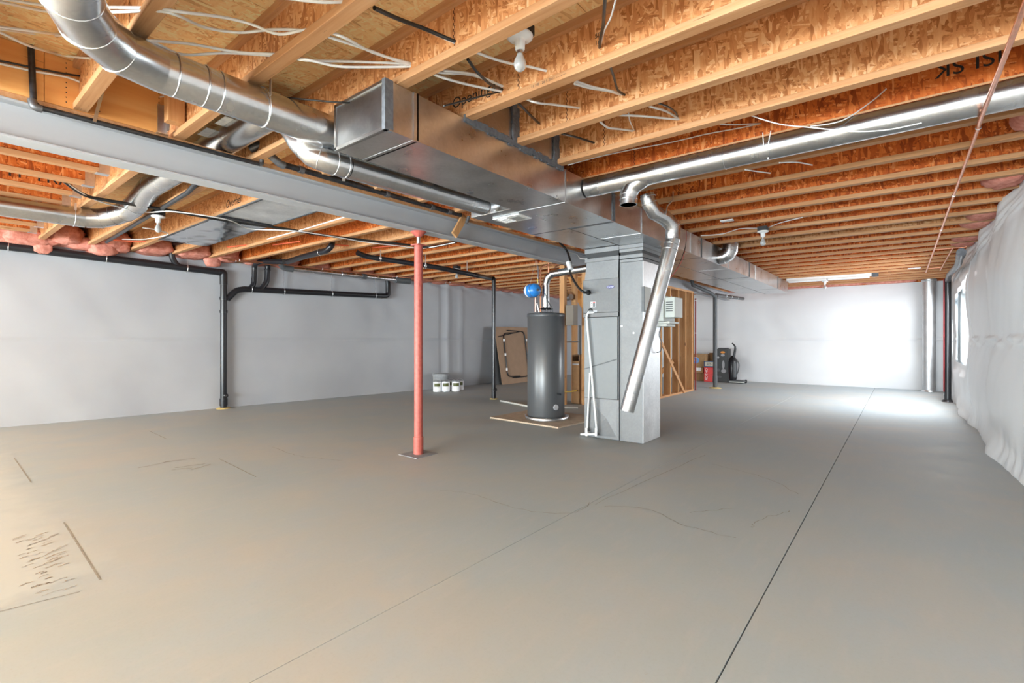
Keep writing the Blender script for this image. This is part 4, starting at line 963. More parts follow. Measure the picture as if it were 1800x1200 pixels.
MB().tube([e0.lerp(e1, .63), e0.lerp(e1, .67)], .056, 18).build('coupling', GREYP, sp)
for t in (.44,):
    q = e0.lerp(e1, t); MB().ring(q, e1-e0, .048, .006, 16).build('pipe_clamp', ZIP, sp); MB().bar(q, Vector((q.x, q.y, ZJ)), .02, .003).build('hanger_strap', ZIP, sp)
# right-side stack in front of the right wall
RB = P(1666, 706, Z=0)
a5 = thing('drain_stack', 'black vertical stack against the right wall with a grey offset on top', 'pipe', RB)
zt = P(1666, 490, D=(-_s*RB.x+_c*RB.y)).z
MB().tube([RB, Vector((RB.x, RB.y, zt))], .055, 16).build('vertical_pipe', BLACK, a5)
MB().tube([Vector((RB.x-.058, RB.y-.02, .2)), Vector((RB.x-.058, RB.y-.02, zt))], .012, 8).build('red_tape_strip', DKRED, a5)
MB().tube([Vector((RB.x, RB.y, zt-.05)), P(1669, 482, D=9.4), P(1684, 465, D=7.6), P(1689, 446, D=6.9)], .045, 16).build('offset_pipe', IRONG, a5)
MB().tube([P(1688, 450, D=7.05), P(1690, 443, D=6.75)], .055, 16).build('coupling', IRON, a5)
MB().lathe((RB.x, RB.y, 0), [(.1, 0), (.09, .03), (.06, .05)], 14).build('foot', IRON, a5)
# galvanised round column in the far right corner
q = P(1637, 686, Z=0); q.y = 15.33; q.x = .52
gc = thing('round_duct_riser', 'tall round galvanised pipe standing in the far right corner', 'duct', q)
MB().tube([(q.x, q.y, 0), (q.x, q.y, ZJ+.1)], .125, 26).build('pipe', DULLP, gc)
MB().lathe((q.x, q.y, ZJ-.05), [(.13, 0), (.15, .02), (.15, .04)], 26).build('collar', GALV, gc)
MB().lathe((q.x, q.y, 0), [(.15, 0), (.14, .02), (.126, .03)], 22).build('base_ring', ZIP, gc)
# far drain stack beside the beam
q = P(1257, 682, Z=0)
fs = thing('drain_stack', 'dark stack with yellow foam base beside the far end of the beam', 'pipe', q)
zt = P(1257, 518, D=(-_s*q.x+_c*q.y)).z
MB().tube([q, Vector((q.x, q.y, zt))], .05, 16).build('vertical_pipe', GREYP, fs)
MB().tube([Vector((q.x, q.y, .15)), Vector((q.x, q.y, .32))], .06, 16).build('coupling', GREYP, fs)
MB().lathe((q.x, q.y, 0), [(.16, 0), (.13, .02), (.055, .03)], 14).build('foam_collar', YEL, fs)
MB().tube([Vector((q.x, q.y, zt-.12)), Vector((q.x, q.y+.12, zt-.0)), P(1306, 525, Y=15.2)], .045, 16).build('branch', IRONG, fs)
MB().tube([Vector((q.x, q.y, zt-.05)), Vector((q.x-.02, q.y-.3, zt+.03)), P(1218, 501, Y=11.7), P(1216, 492, Y=11.65)], .042, 14).build('branch', GREYP, fs)
for k_ in (.3, .5, .75): MB().ring(Vector((q.x, q.y+.12, zt)).lerp(P(1306, 525, Y=15.2), k_), (0, 1, 0), .049, .006, 16).build('pipe_clamp', ZIP, fs)

# iron gas pipe on the beam edge
gp = thing('gas_pipe', 'black iron gas pipe lying along the top edge of the steel beam', 'pipe', (-4.0, 1, 2.66))
XG = -3.985
MB().tube(fillet([P(53, 52, X=-4.0), P(59, 180, X=-4.0), P(70, 190, X=XG), P(80, 192, X=XG)], .03, 4), .016, 12).build('riser', IRON, gp)
MB().tube([P(66, 188, X=XG), P(455, 288, X=XG)], .016, 12).build('long_pipe', IRON, gp)
MB().tube(fillet([P(455, 288, X=XG), P(460, 288, X=XG), P(460, 262, X=XG), P(462, 258, X=XG-.12)], .02, 3), .017, 12).build('elbow', IRONG, gp)
MB().tube(fillet([P(56, 176, X=-4.0), P(60, 188, X=XG), P(74, 192, X=XG)], .02, 3), .022, 12).build('elbow', IRONG, gp)
MB().bar(P(180, 160, X=-3.975), P(166, 214, X=-3.965), .018, .003, up=(1, 0, 0)).build('hanger_strap', ZIP, gp)
g2 = thing('gas_pipe', 'second grey iron pipe with elbow beside the beam below the trunk', 'pipe', (-3.9, 2.5, 2.68))
XH = -3.94
MB().tube(fillet([P(440, 262, X=XH-.1), P(470, 250, X=XH), P(470, 268, X=XH), P(492, 288, X=XH), P(500, 291, X=XH)], .03, 3), .030, 14).build('elbow', IRONG, g2)
MB().tube([P(490, 287, X=XH), P(810, 378, X=XH)], .024, 14).build('long_pipe', IRON, g2)
for t in (.08, .5, .78, .9): a, b = P(490, 287, X=XH), P(810, 378, X=XH); MB().tube([a.lerp(b, t), a.lerp(b, t+.02)], .031, 14).build('coupling', IRONG, g2)
MB().tube([P(820, 392, X=XH+.01), P(824, 380, X=XH+.03)], .02, 10).build('stub', IRONG, g2)

# copper line along the right joists and its branch
cpr = thing('copper_pipe', 'long copper pipe running under the joists near the right wall', 'pipe', (.4, 5, 2.66))
ca, cb_ = P(1799, 15, Z=2.495), P(1722, 214, Z=2.495); MB().tube([ca+(ca-cb_)*.5, cb_, Vector((.40, 4.45, 2.655))], .011, 10).build('near_length', COPPER, cpr)
MB().tube([(.40, 4.45, 2.655), (.405, 13.4, 2.655)], .011, 10).build('far_length', COPPER, cpr)
for y in (4.46, 6.4, 8.3): MB().ring((.40, y, 2.655), (0, 1, 0), .013, .004, 10).build('pipe_clip', ZIP, cpr)
MB().tube([(.405, 10.1, 2.655), (.78, 10.1, 2.655)], .009, 8).build('branch', COPPER, cpr); MB().tube([(.62, 10.1, 2.655), (.62, 13.2, 2.655)], .009, 8).build('branch', COPPER, cpr); MB().tube([(.405, 12.7, 2.655), (.62, 12.7, 2.655)], .009, 8).build('branch', COPPER, cpr)
# copper lines along the left wall top
for k, (a, b, off, lb) in enumerate([((390, 440), (1000, 530), .5, 'upper copper pipe along the joist ends at the left wall'), ((400, 452), (1010, 538), .35, 'lower copper pipe along the joist ends at the left wall')]):
    p, q = PW(*a, off), PW(*b, off); p.z = q.z = 2.655
    t = thing('copper_pipe', lb, 'pipe', p); MB().tube([p, Vector((lwx(8.7)+off, 8.7, 2.655)), Vector((-9.09+off, 15.3, 2.655))], .012, 8).build('tube', COPPER, t)
    for y in (3.7, 5.2, 6.9, 8.4, 10.1, 11.8): MB().ring((lwx(y)+off, y, 2.655), (0, 1, 0), .014, .005, 8).build('pipe_clip', LOGOW, t)

# ================================================================== INSULATION
def clump(x, y, z, sx, sy, sz, seed, m=PINK):
    rnd = random.Random(seed); mb = MB(); ph = rnd.uniform(0, 9)
    us = frange(0, 2*PI, .26); vs_ = frange(-PI/2, PI/2, .22)
    def fn(u, v):
        k = 1+(.20*wob(math.cos(u)*1.3+ph, v*1.3+math.sin(u), ph)+.09*wob(math.cos(u)*4+ph, v*4.1+math.sin(u)*3, ph*2))*math.cos(v)
        cx, cy, cz = math.cos(u)*math.cos(v), math.sin(u)*math.cos(v), math.sin(v)
        f = lambda c: math.copysign(abs(c)**.7, c)
        return Vector((x+sx*k*f(cx), y+sy*k*f(cy), z+sz*k*f(cz)))
    return mb.grid(fn, us, vs_)
kk = 0
LB = ['in the bay beyond the header', 'hanging lowest beside the black vent elbow']
for i in range(1, NJ-1):
    y = (YJ(i)+YJ(i+1))/2; x = lwx(y)
    t = clump(x+.0, y, 2.80, .30+.1*random.random(), .235, .16, i).build('insulation_batt', PINK)
    tag(t, 'pink fibreglass batt stuffed between joist ends on the left wall, %s bay past the header' % ORD[i], 'insulation', 'pink batts above the left wall')
for k, x in enumerate([-9.5+.53*j for j in range(0)]): pass
for k, (px_, py_, s) in enumerate([(12, 408, 1.0), (70, 412, .9), (150, 422, 1.0), (205, 432, .8), (45, 405, 1.1)]):
    q = PW(px_, py_, .12)
    t = clump(q.x, q.y, 2.70, .16*s, .22*s, .10*s, 50+k).build('insulation_tuft', PINK)
    tag(t, 'pink fibreglass tuft drooping over the left wall top, %s from the camera' % ORD[[1, 3, 4, 5, 2][k]], 'insulation', 'pink tufts at the left wall top')
for k, (px_, py_, sx, sy, sz) in enumerate([(75, 415, .08, .10, .17), (373, 452, .07, .12, .13), (180, 430, .14, .2, .12)]):
    q = PW(px_, py_, .15); t = clump(q.x, q.y, 2.66, sx, sy, sz, 80+k).build('insulation_tuft', PINK)
    tag(t, ['pink tuft hanging low over the black pipe at far left', 'pink tuft hanging low right of the black vent elbow', 'pink fluffy mass under the far left duct elbow'][k], 'insulation')
for k, i in enumerate([7, 10, 13, 14, 16, 17]):
    y = (YJ(i)+YJ(i+1))/2
    t = clump(.74, y, 2.79, .16, .23, .13, 100+i).build('insulation_batt', PINK)
    tag(t, 'pink fibreglass batt poking out above the right wall, %s from the camera' % ORD[k+1], 'insulation', 'pink batts above the right wall')
c = MB()
t = thing('insulation_strip', 'ragged pink insulation edge along the top of the far wall', 'insulation', (-3, YB-.1, 2.68))
for k in range(9):
    x = -8.6+k*1.05; clump(x, YB-.14, 2.70, .56, .06, .05, 200+k).build('tuft', PINK, t)

# ================================================================== LIGHTS (lampholders, all switched off)
def bulb(q, label, s=1.0):
    t = thing('bulb_holder', label, 'light', q, 'bare bulb holders on the ceiling')
    x, y, z = q
    MB().box(x-.055, x+.055, y-.055, y+.055, z+.03, z+.085).build('junction_box', BLACKM, t, .004)
    MB().lathe((x, y, z), [(.062, .030), (.068, .024), (.067, .017), (.055, .010), (.032, .004), (.027, -.004), (.025, -.045), (.019, -.048)], 28).build('lampholder', PORC, t)
    MB().lathe((x, y, z-.048), [(.0135, 0), (.014, -.018), (.022, -.038), (.031, -.060), (.033, -.076), (.027, -.094), (.014, -.106), (0, -.109)], 22).build('bulb', GLASSB, t)
    MB().lathe((x, y, z-.040), [(.0145, 0), (.0145, -.026)], 16, cap=False).build('screw_cap', ZIP, t)
    return t
b1 = P(914, 72, Y=1.98); tb = bulb((b1.x, b1.y, b1.z), 'bare bulb in white holder beside the trunk, nearest the camera'); MB().box(b1.x-.03, b1.x+.03, YJ(2)+.006, b1.y-.05, b1.z+.045, b1.z+.075).build('bracket', BLACKM, tb)
b2_ = P(278, 384, Z=2.594); bulb((b2_.x, b2_.y, b2_.z), 'bare bulb under the joists left of the steel beam, below the black cable')
b3 = P(1341, 410, Z=2.594); bulb((b3.x, b3.y, b3.z), 'bare bulb under the right joists, beyond the slanted vent pipe')
b4 = P(1450, 496, Z=2.594); bulb((b4.x, b4.y, b4.z), 'bare bulb farthest back, under the fluorescent fixture')
b5 = P(803, 475, Z=2.594); bulb((b5.x, b5.y, b5.z), 'bare bulb behind the black pipe and red post')
q = P(849, 432, Z=2.64); q.y = YJ(min(range(2, NJ), key=lambda i: abs(YJ(i)-q.y))); t = thing('smoke_alarm', 'small white round cap peeking under the beam', 'alarm', q); MB().lathe((q.x, q.y, 2.68), [(.08, 0), (.08, -.03), (.06, -.05), (0, -.052)], 24).build('cap', PORC, t)
fx = thing('fluorescent_fixture', 'long white fluorescent fixture under the far right joists', 'light', (-1.25, 13.1, 2.64))
MB().box(-2.12, -.50, 13.02, 13.14, 2.62, 2.68).build('housing', PORC, fx, .004); MB().box(-2.08, -1.32, 13.0, 13.16, 2.585, 2.62).build('lens', LENS, fx, .008); MB().box(-1.30, -.54, 13.0, 13.16, 2.585, 2.62).build('lens', LENS, fx, .008)
MB().box(-.50, -.38, 13.03, 13.13, 2.60, 2.68).build('end_box', IRON, fx)
for x in (-2.0, -.62): MB().box(x-.1, x+.1, 13.14, 13.24, 2.63, 2.679).build('wood_cleat', STUD, fx)
for (x, y, w, lb) in [(1278, 387, .14, 'white paper tag under a joist above the trunk'), (1607, 471, .2, 'pale flat tag under the far right joists')]:
    q = P(x, y, Z=2.676); t = thing('ceiling_tag', lb, 'tag', q); MB().box(q.x-w/2, q.x+w/2, q.y-.035, q.y+.035, 2.664, 2.678).build('plate', LOGOW, t)
for k, (x, y) in enumerate([(405, 217), (373, 236)]):
    q = P(x, y, Z=2.80); t = thing('joist_label', ['white paper label in the duct bay over the beam, upper one', 'white paper label in the duct bay over the beam, lower one'][k], 'label', q)
    MB().box(q.x-.09, q.x+.09, q.y-.07, q.y+.07, q.z, q.z+.004).build('paper', LOGOW, t)
    q2 = MB().box(q.x-.35, q.x+.35, q.y-.09, q.y+.02, q.z+.006, q.z+.02)

# ================================================================== CABLES
def cable(label, pts, r=.007, m=None, n=5, name='cable', group=None):
    o = MB().tube(spline([P(x, y, Z=2.87) if (x <= 60 and d < .7) else P(x, y, Y=d) for x, y, d in pts], n), r, 7).build(name, m or WCAB)
    tag(o, label, 'cable', group); return o
GC = 'white cables threaded through the joists'
cable('topmost white cable crossing the upper left joist bays to the first bulb', [(-80, -12, .22), (0, -3, .30), (90, 10, .45), (200, 13, .60), (274, 15, .685), (318, 21, .75), (390, 30, .93), (440, 42, 1.05), (490, 60, 1.14), (545, 52, 1.22), (598, 63, 1.29), (655, 92, 1.52), (723, 112, 1.755)], group=GC)
cable('white cable just below the topmost one, sagging through the upper left bays', [(-80, -6, .22), (0, 3, .30), (90, 21, .47), (200, 21, .60), (274, 19, .685), (312, 27, .75), (360, 48, .93), (420, 57, 1.05), (480, 52, 1.14), (545, 55, 1.22), (587, 68, 1.29), (650, 89, 1.5), (723, 116, 1.755), (770, 127, 1.83), (830, 132, 2.08), (885, 152, 2.29)], group=GC)
cable('upper white cable passing behind the gored elbow towards the trunk', [(-80, 38, .25), (0, 47, .36), (60, 55, .47), (120, 62, .58), (238, 70, .685), (275, 72, .75), (340, 78, .92), (420, 92, 1.08), (490, 96, 1.22), (537, 106, 1.29), (610, 108, 1.5), (723, 114, 1.755), (768, 133, 1.83), (820, 148, 2.05), (883, 161, 2.29)], group=GC)
cable('lower white cable passing behind the gored elbow towards the trunk', [(-80, 42, .25), (0, 51, .36), (70, 60, .48), (140, 64, .60), (238, 71, .685), (275, 77, .75), (322, 96, .90), (400, 93, 1.06), (490, 99, 1.22), (540, 105, 1.29), (590, 116, 1.42), (640, 118, 1.55), (723, 117, 1.755)], group=GC)
cable('white cable sagging diagonally behind the elbow at far left', [(-60, 35, .30), (0, 57, .40), (50, 80, .50), (110, 97, .60), (160, 103, .68)], group=GC)
def bcable(label, pts, r, m, X):
    tag(MB().tube(spline([P(x, y, X=X) for x, y in pts], 5), r, 7).build('cable', m), label, 'cable')
bcable('white cable along the plywood board above the steel beam at left', [(-60, 100), (0, 112), (60, 125), (115, 135), (150, 148), (178, 161)], .007, WCAB, -4.008)
bcable('black cable along the plywood board above the beam at upper left', [(-60, 98), (0, 107), (60, 119), (130, 132), (193, 137)], .006, BCAB, -3.995)
cable('short white cable loop under the upper left duct', [(208, 166, 1.0), (235, 172, 1.05), (262, 173, 1.08), (290, 169, 1.12)], .0045, group=GC)
cable('short white cable stretch high in the bay left of the thick black cable', [(500, -4, 1.0), (560, 3, 1.1), (607, 3, 1.2)], group=GC)
cable('thick black cable crossing the bay above the end of the trunk', [(658, 14, 1.29), (700, 33, 1.45), (750, 52, 1.62), (801, 74, 1.755)], .010, BCAB)
cable('thin white cable under the black one above the trunk end', [(738, 49, 1.6), (770, 63, 1.68), (801, 76, 1.755)], .005, group=GC)
cable('white cable looping right of the trunk end, upper strand', [(780, 124, 1.83), (830, 130, 2.05), (862, 142, 2.18), (884, 153, 2.29), (935, 178, 2.37), (975, 184, 2.6), (1019, 190, 2.825)], group=GC)
cable('black cable dropping beside the trunk into the metal riser', [(822, 104, 1.83), (840, 128, 1.95), (865, 150, 2.15), (884, 158, 2.29), (910, 180, 2.37), (930, 200, 2.6), (948, 217, 2.82)], .008, BCAB)
cable('dark cable running from the duct hanger past the trunk top', [(470, 168, 1.34), (530, 174, 1.45), (600, 180, 1.6), (640, 179, 1.75)], .005, BCAB)
cable('second dark cable behind the trunk top, meeting the white loop', [(780, 186, 1.83), (820, 176, 2.0), (850, 168, 2.15), (880, 161, 2.29)], .005, BCAB)
cable('white cable to the bulb nearest the trunk, passing behind it', [(837, 92, 1.83), (870, 104, 1.98), (900, 112, 2.1), (930, 117, 2.2), (962, 125, 2.29)], group=GC)
cable('white cable pair in the second bay right of the trunk, upper strand', [(1005, 140, 2.37), (1040, 152, 2.55), (1075, 160, 2.7), (1092, 166, 2.82), (1140, 186, 2.9), (1170, 195, 3.15), (1192, 208, 3.36)], group=GC)
cable('white cable pair in the second bay right of the trunk, lower strand', [(1010, 147, 2.37), (1035, 154, 2.55), (1070, 160, 2.7), (1090, 166, 2.82)], group=GC)
cable('black cable curling in the bay right of the first bulb', [(1073, 117, 2.37), (1080, 138, 2.55), (1086, 158, 2.7), (1098, 167, 2.82)], .007, BCAB)
cable('black cable at the top edge right of the first bulb', [(1064, -8, 1.83), (1062, 20, 1.95), (1060, 45, 2.1), (1055, 70, 2.2), (1054, 84, 2.29)], .008, BCAB)
cable('grey thin cable beside the black one at the top edge', [(1083, -4, 1.83), (1074, 30, 2.0), (1062, 55, 2.15), (1055, 84, 2.29)], .004, group=GC)
cable('white cable strand bent in the third bay right of the trunk', [(1052, 211, 2.9), (1068, 224, 3.05), (1090, 227, 3.2), (1113, 230, 3.36)], group=GC)
cable('white cable running flat across the third bay right of the trunk', [(1087, 202, 2.9), (1130, 204, 3.05), (1160, 207, 3.2), (1194, 210, 3.36)], group=GC)
cable('black cable above the white ones in the third bay', [(1155, 180, 2.9), (1175, 188, 3.05), (1187, 197, 3.2), (1191, 206, 3.36)], .006, BCAB)
cable('grey drop cable between two white strands in the third bay', [(1105, 198, 2.95), (1107, 212, 3.1), (1115, 230, 3.36)], .004, group=GC)
cable('black cable beside the second mastic seam of the riser', [(988, 235, 2.9), (1010, 240, 3.1), (1045, 251, 3.36)], .008, BCAB)
cable('thin white cable following the fourth bay above the round duct', [(998, 290, 3.4), (1050, 276, 3.5), (1110, 263, 3.6), (1180, 250, 3.75), (1240, 236, 3.8), (1300, 225, 3.85), (1337, 217, 3.88)], .0045, group=GC)
cable('white strand splitting off in the fourth bay above the round duct', [(1265, 218, 3.45), (1290, 219, 3.6), (1337, 217, 3.88)], .0045, group=GC)
cable('thin white cable lying on the round duct at right', [(1320, 203, 3.45), (1370, 218, 3.55), (1425, 224, 3.62), (1500, 231, 3.68), (1560, 228, 3.7), (1620, 216, 3.72)], .004, group=GC)
cable('grey thin cable from a web hole above the round duct', [(1425, 222, 3.6), (1480, 212, 3.7), (1530, 180, 3.85), (1558, 156, 3.88)], .004, group=GC)
cable('white strands in the bay below the round duct, left pair', [(1310, 298, 4.0), (1330, 301, 4.15), (1354, 304, 4.42)], .005, group=GC)
cable('white strands in the bay below the round duct, right pair', [(1370, 286, 4.0), (1400, 285, 4.15), (1428, 290, 4.42)], .005, group=GC)
cable('white cable drooping to the bulb under the right joists', [(1232, 414, 6.2), (1270, 411, 6.4), (1300, 402, 6.7), (1332, 401, 6.9)], .006, group=GC)
cable('white cable leaving the bulb under the right joists', [(1346, 402, 6.95), (1370, 392, 6.6), (1410, 382, 6.2)], .006, group=GC)
def zcable(label, pts, r, m, n=6):
    o = MB().tube(spline([P(x, y, Z=z) for x, y, z in pts], n), r, 8).build('cable', m); tag(o, label, 'cable'); return o
zcable('thick black cable bundle sagging under the joists left of the beam', [(112, 318, 2.70), (150, 343, 2.655), (200, 354, 2.65), (300, 370, 2.65), (400, 388, 2.65), (500, 402, 2.65), (560, 412, 2.65), (640, 422, 2.65), (715, 430, 2.64), (745, 434, 2.64), (770, 432, 2.65), (802, 425, 2.66)], .017, BCAB)
zcable('thin white cable twisted around the black bundle left of the beam', [(118, 322, 2.69), (170, 352, 2.64), (250, 372, 2.635), (308, 372, 2.63), (400, 386, 2.63), (440, 402, 2.63), (520, 406, 2.63), (600, 418, 2.635), (640, 425, 2.63), (700, 432, 2.63), (745, 436, 2.63), (800, 426, 2.65)], .007, WCAB)
zcable('white cable along a joist face near the red post', [(470, 420, 2.655), (530, 404, 2.655), (570, 392, 2.655), (610, 380, 2.655)], .008, WCAB)
zcable('white cable looping behind the left bulb', [(215, 420, 2.66), (255, 420, 2.65), (295, 412, 2.65), (275, 404, 2.655), (250, 400, 2.66)], .007, WCAB)
for k, pts in enumerate([[(200, 422, 2.72), (240, 424, 2.72), (272, 425, 2.72)], [(400, 434, 2.72), (440, 430, 2.72)], [(480, 430, 2.72), (528, 424, 2.72)], [(580, 429, 2.74), (613, 432, 2.74)], [(655, 435, 2.73), (700, 431, 2.73)]]):
    zcable('orange water line in a joist bay left of the red post, %s from the left' % ORD[k+1], pts, .012, ORANGE)
c = MB().tube(spline([P(983, 425, X=-3.95), P(996, 440, X=-3.9), P(1003, 462, D=6.9), P(1002, 478, D=6.8), P(1013, 500, D=6.4), P(1024, 512, D=6.1), P(1034, 515, Y=5.45)]), .016, 10).build('power_cable', BCAB); tag(c, 'thick black power cable sagging from the beam into the furnace side', 'cable')
jb = thing('junction_fitting', 'white cylindrical fitting on the black furnace cable', 'fitting', P(1001, 467, D=6.85)); MB().tube([P(999, 461, D=6.88), P(1003, 474, D=6.82)], .036, 16).build('body', WHITE, jb, .006)
c = MB().tube(spline([P(1000, 443, X=-3.97), P(1014, 447, X=-3.97), P(1020, 454, D=6.6), P(1032, 455, D=6.2)]), .005, 7).build('cable', WCAB); tag(c, 'thin white cable curling over the beam next to the furnace', 'cable')

# ================================================================== STUD WALL
sw = thing('stud_wall', 'open framed wall of pale studs behind the furnace', 'wall frame', (-3.95, 11, 0))
XS0, XS1 = -4.10, -3.95
for y in (9.55, 9.985, 10.50, 11.0, 11.47, 11.93): MB().box(XS0, XS1, y-.02, y+.02, .04, 2.37).build('stud', STUD, sw, .002)
MB().box(XS0, XS1, 8.9, 12.02, 2.37, 2.415).build('top_plate', FLANGE, sw, .002); MB().box(XS0, XS1, 9.45, 12.02, 0, .04).build('bottom_plate', FLANGE, sw, .002)
MB().box(XS0, XS1, 12.0, 12.04, .04, 2.37).build('stud', STUD, sw, .002)
MB().bar(P(1160, 596, X=-3.938), P(1203, 689, X=-3.938), .018, .075, up=(0, 1, 0)).build('brace', FLANGE, sw)
MB().bar((-4.6, 10.2, .02), (-4.05, 10.9, .75), .04, .09).build('kicker', STUD, sw)
rpipe = thing('red_pipe', 'thin dark red pipe at the end of the stud wall', 'pipe', (-3.93, 12.09, 0))
MB().tube([(-3.93, 12.09, 0), (-3.93, 12.09, 2.25)], .018, 10).build('tube', DKRED, rpipe)
for z in (.8, 1.4, 2.2): MB().ring((-3.93, 12.09, z), (0, 0, 1), .02, .007, 10).build('clip', LOGOW, rpipe)

# ================================================================== FAR CORNER GOODS
def carton(name, label, x0, x1, y0, y1, z0, z1, m, cat='box'):
    t = thing(name, label, cat, ((x0+x1)/2, (y0+y1)/2, z0)); MB().box(x0, x1, y0, y1, z0, z1).build('body', m, t, .006)
    MB().box(x0, x1, (y0+y1)/2-.03, (y0+y1)/2+.03, z1, z1+.002).build('tape', plain('packing_tape', (.45, .33, .2), .4), t)
    return t
q = P(1222, 668, D=15.0); w = lambda x, D: P(x, 600, D=D)
D0 = 15.05
xa, xb = w(1213, D0), w(1246, D0)
Yc = 14.85
X = lambda x: P(x, 600, Y=Yc).x
Zp = lambda x, y, Y=Yc: P(x, y, Y=Y).z
# wall at Y 15.55: boxes between 14.8 and 15.4
c1 = carton('cardboard_box', 'upper cardboard box with a blue round mark near the stud wall', X(1210), X(1240), Yc+.02, Yc+.48, Zp(1220, 645), Zp(1220, 622), CARD)
qq = P(1223, 633, Y=Yc+.019); 
mk = MB().lathe((qq.x, Yc+.02, qq.z), [(.10, 0), (.10, .002)], 24, (0, -1, 0)).build('round_mark', BLUE, c1)
MB().box(qq.x-.05, qq.x+.05, Yc+.015, Yc+.0175, qq.z-.012, qq.z+.012).build('mark_band', GREYL, mk)
c2 = carton('cardboard_box', 'lower cardboard box with a white label under the blue marked one', X(1208), X(1236), Yc+.0, Yc+.5, 0.24, Zp(1220, 645)-.004, CARD)
qq = P(1228, 651, Y=Yc); MB().box(qq.x-.07, qq.x+.07, Yc-.003, Yc, .30, .40).build('shipping_label', LOGOW, c2)
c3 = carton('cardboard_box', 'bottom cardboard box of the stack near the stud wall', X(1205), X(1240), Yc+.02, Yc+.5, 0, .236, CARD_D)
c5 = carton('red_box', 'bright red carton on the floor behind the dark stack', X(1239), X(1255), Yc-.08, Yc+.30, 0, Zp(1245, 645), REDB)
qq = P(1242, 656, Y=Yc-.08); text('ROTHO', .10, LOGOW, c5, (qq.x, Yc-.083, .22), (0, 0, 1), (-1, 0, 0))
c4 = carton('navy_box', 'navy and white carton lying on the red carton', X(1238.5), X(1256), Yc-.06, Yc+.28, Zp(1245, 645)+.003, Zp(1245, 634.5), NAVYB)
qq0, qq1 = X(1240.5), X(1256)-.02; z0, z1 = c4.location.z+.03, Zp(1245, 634.5)-.02
MB().box(qq0, qq1, Yc-.064, Yc-.06, z0, z1).build('printed_panel', plain('cream_print', (.62, .58, .48), .6), c4)
text('275', .09, INK, c4, ((qq0+qq1)/2, Yc-.067, (z0+z1)/2), (1, 0, 0), (0, 0, 1))
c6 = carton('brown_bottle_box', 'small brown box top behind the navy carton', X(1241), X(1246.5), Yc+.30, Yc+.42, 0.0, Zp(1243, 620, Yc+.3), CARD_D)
# black vacuum carton
Yv = 14.9; XV = lambda x: P(x, 600, Y=Yv).x; ZV = lambda y, x=1270: P(x, y, Y=Yv).z
vb = thing('vacuum_carton', 'tall black printed carton beside the upright vacuum', 'box', (XV(1268), Yv, 0))
MB().box(XV(1259.5), XV(1279), Yv, Yv+.35, 0, ZV(613)).build('body', BLKB, vb, .006)
MB().box(XV(1262), XV(1276), Yv+.02, Yv+.3, ZV(613), ZV(613)+.03).build('open_flap', BLKB, vb)
for nm, x, y, rx, rz, m in [('orange_logo', 1270.5, 619, .065, .03, ORL), ('grey_print', 1270.5, 624, .055, .035, GREYL), ('grey_print', 1262.5, 628, .03, .03, GREYL), ('vacuum_picture', 1271.5, 641, .035, .13, GREYL), ('round_picture', 1272, 652, .07, .055, GREYL), ('grey_print', 1263, 650, .035, .05, GREYP), ('grey_print', 1265, 662, .06, .03, GREYP)]:
    cx, cz = XV(x), ZV(y, x); vs = [(cx+rx*math.cos(2*PI*k/20), Yv-.003, cz+rz*math.sin(2*PI*k/20)) for k in range(20)]
    MB().add(vs+[(a, Yv, b) for a, _, b in vs], [tuple(range(20))]+[(k, (k+1) % 20, 20+(k+1) % 20, 20+k) for k in range(20)]).build(nm, m, vb)
# upright vacuum cleaner
Yu = 14.85; U = lambda x, y, d=0: P(x, y, Y=Yu+d)
vc = thing('vacuum_cleaner', 'black upright vacuum cleaner standing against the far wall', 'vacuum cleaner', U(1290, 668))
vc.location.z = 0
h = MB(); bx_, by_ = U(1297, 667).x, Yu
h.box(bx_-.22, bx_+.20, by_-.16, by_+.14, .015, .085); ho = h.build('floor_head', GREYP, vc, .03)
MB().box(bx_-.2, bx_+.21, by_-.165, by_-.15, .02, .05).build('bumper', BEIGE, vc, .005)
MB().lathe((U(1288, 660).x, Yu+.02, .06), [(.085, 0), (.11, .08), (.12, .35), (.115, .55), (.08, .66), (.03, .72)], 20, (-.02, 0.05, 1)).build('body', BLACK, vc)
MB().lathe((U(1291.5, 650).x, Yu-.05, .16), [(.05, 0), (.06, .04), (.06, .36), (.05, .42)], 16, (-.02, .05, 1)).build('dust_cup', GREYP, vc)
MB().tube(fillet([U(1290, 628), U(1292.5, 612), U(1292, 608), U(1287, 603)], .06, 4), .032, 12, r1=.02).build('handle', BLACK, vc)
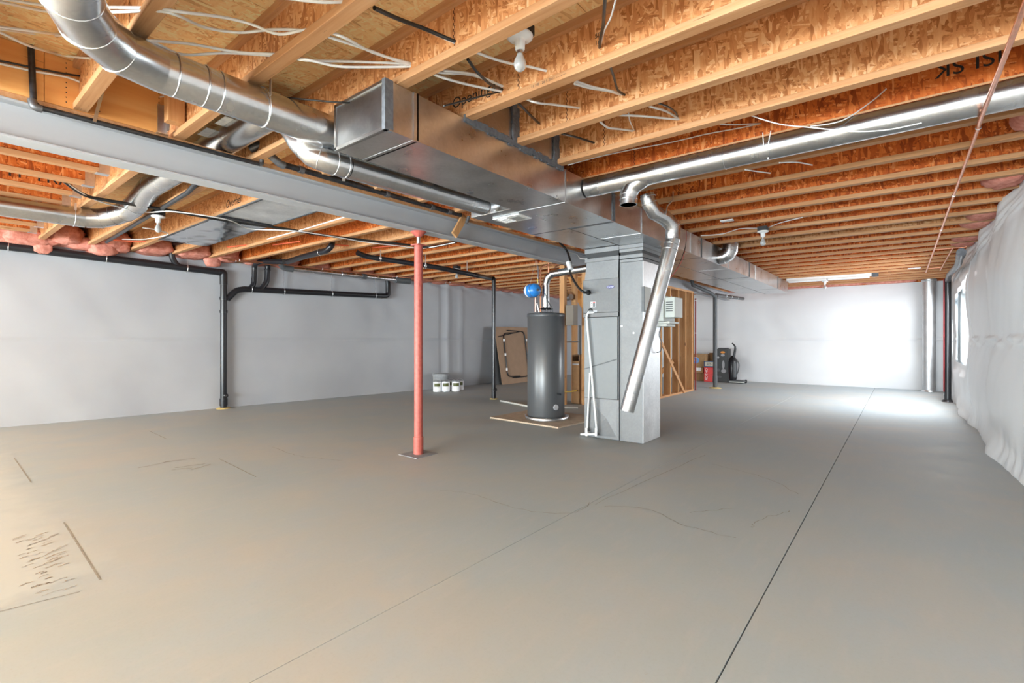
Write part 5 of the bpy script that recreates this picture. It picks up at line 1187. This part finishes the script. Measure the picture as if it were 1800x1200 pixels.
MB().tube(spline([U(1295, 632), U(1299, 640), U(1297.5, 652), U(1293.5, 660)]), .015, 8).build('hose', GREYP, vc)
for sx in (-1, 1): MB().lathe((bx_+.02+sx*.17, by_+.10, .05), [(.05, -.02), (.05, .02)], 14, (1, 0, 0)).build('wheel', BLACKM, vc)

# ================================================================== INK STAMPS ON THE JOISTS (as parts of the joist they are printed on)
def stamp(i, body, size, x, y, flip=False, m=INK, shear=0.0):
    q = P(x, y, Y=YJ(i)-.007); t = JO[i]; q.z = min(max(q.z, ZJ+.041+size*.42), ZT-.041-size*.42)
    text(body, size, m, t, (q.x, YJ(i)-.0072, q.z), (-1, 0, 0) if flip else (1, 0, 0), (0, 0, -1) if flip else (0, 0, 1), 'ink_stamp', shear, .0004)
stamp(3, 'Openings', .10, 832, 168)
stamp(6, 'ISJ SK', .13, 1700, 110, True)
stamp(3, 'Overhel', .12, 410, 355, False, INK, .2)
stamp(3, '5D\n1m', .035, 1052, 68)
def fstamp(i, body, size, x, y):
    q = P(x, y, Z=ZJ); t = JO[i]
    text(body, size, INKG, t, (q.x, YJ(i), ZJ-.0006), (1, 0, 0), (0, -1, 0), 'ink_stamp', 0, .0003)
for i, x, y in [(3, 960, 185), (6, 1650, 143), (7, 1500, 215)]:
    q = P(x, y, Y=YJ(i)-.036); text('- - 11 7/8 - 26 5 2011 - -  -----', .022, INKG, JO[i], (q.x, YJ(i)-.0356, ZJ+.022), (1, 0, 0), (0, 0, 1), 'ink_stamp', 0, .0003)
lj = [o for o in COL.objects if o.get('group') == 'joists hung on the header left of the beam']
for k, body, y in [(3, 'WEIGHT TRAS', .62), (1, 'WEIGHT', 1.0)]:
    x = -4.87-.53*k
    tt = text(body, .15, INK, None, (x+.0068, y, ZJ+.041+.09), (0, 1, 0), (0, 0, 1), 'ink_stamp', 0, .0004)
    tt.parent = lj[k]; tt.matrix_parent_inverse = (Matrix.Translation(lj[k].location) @ Matrix.Rotation(PI/2, 4, 'Z')).inverted()
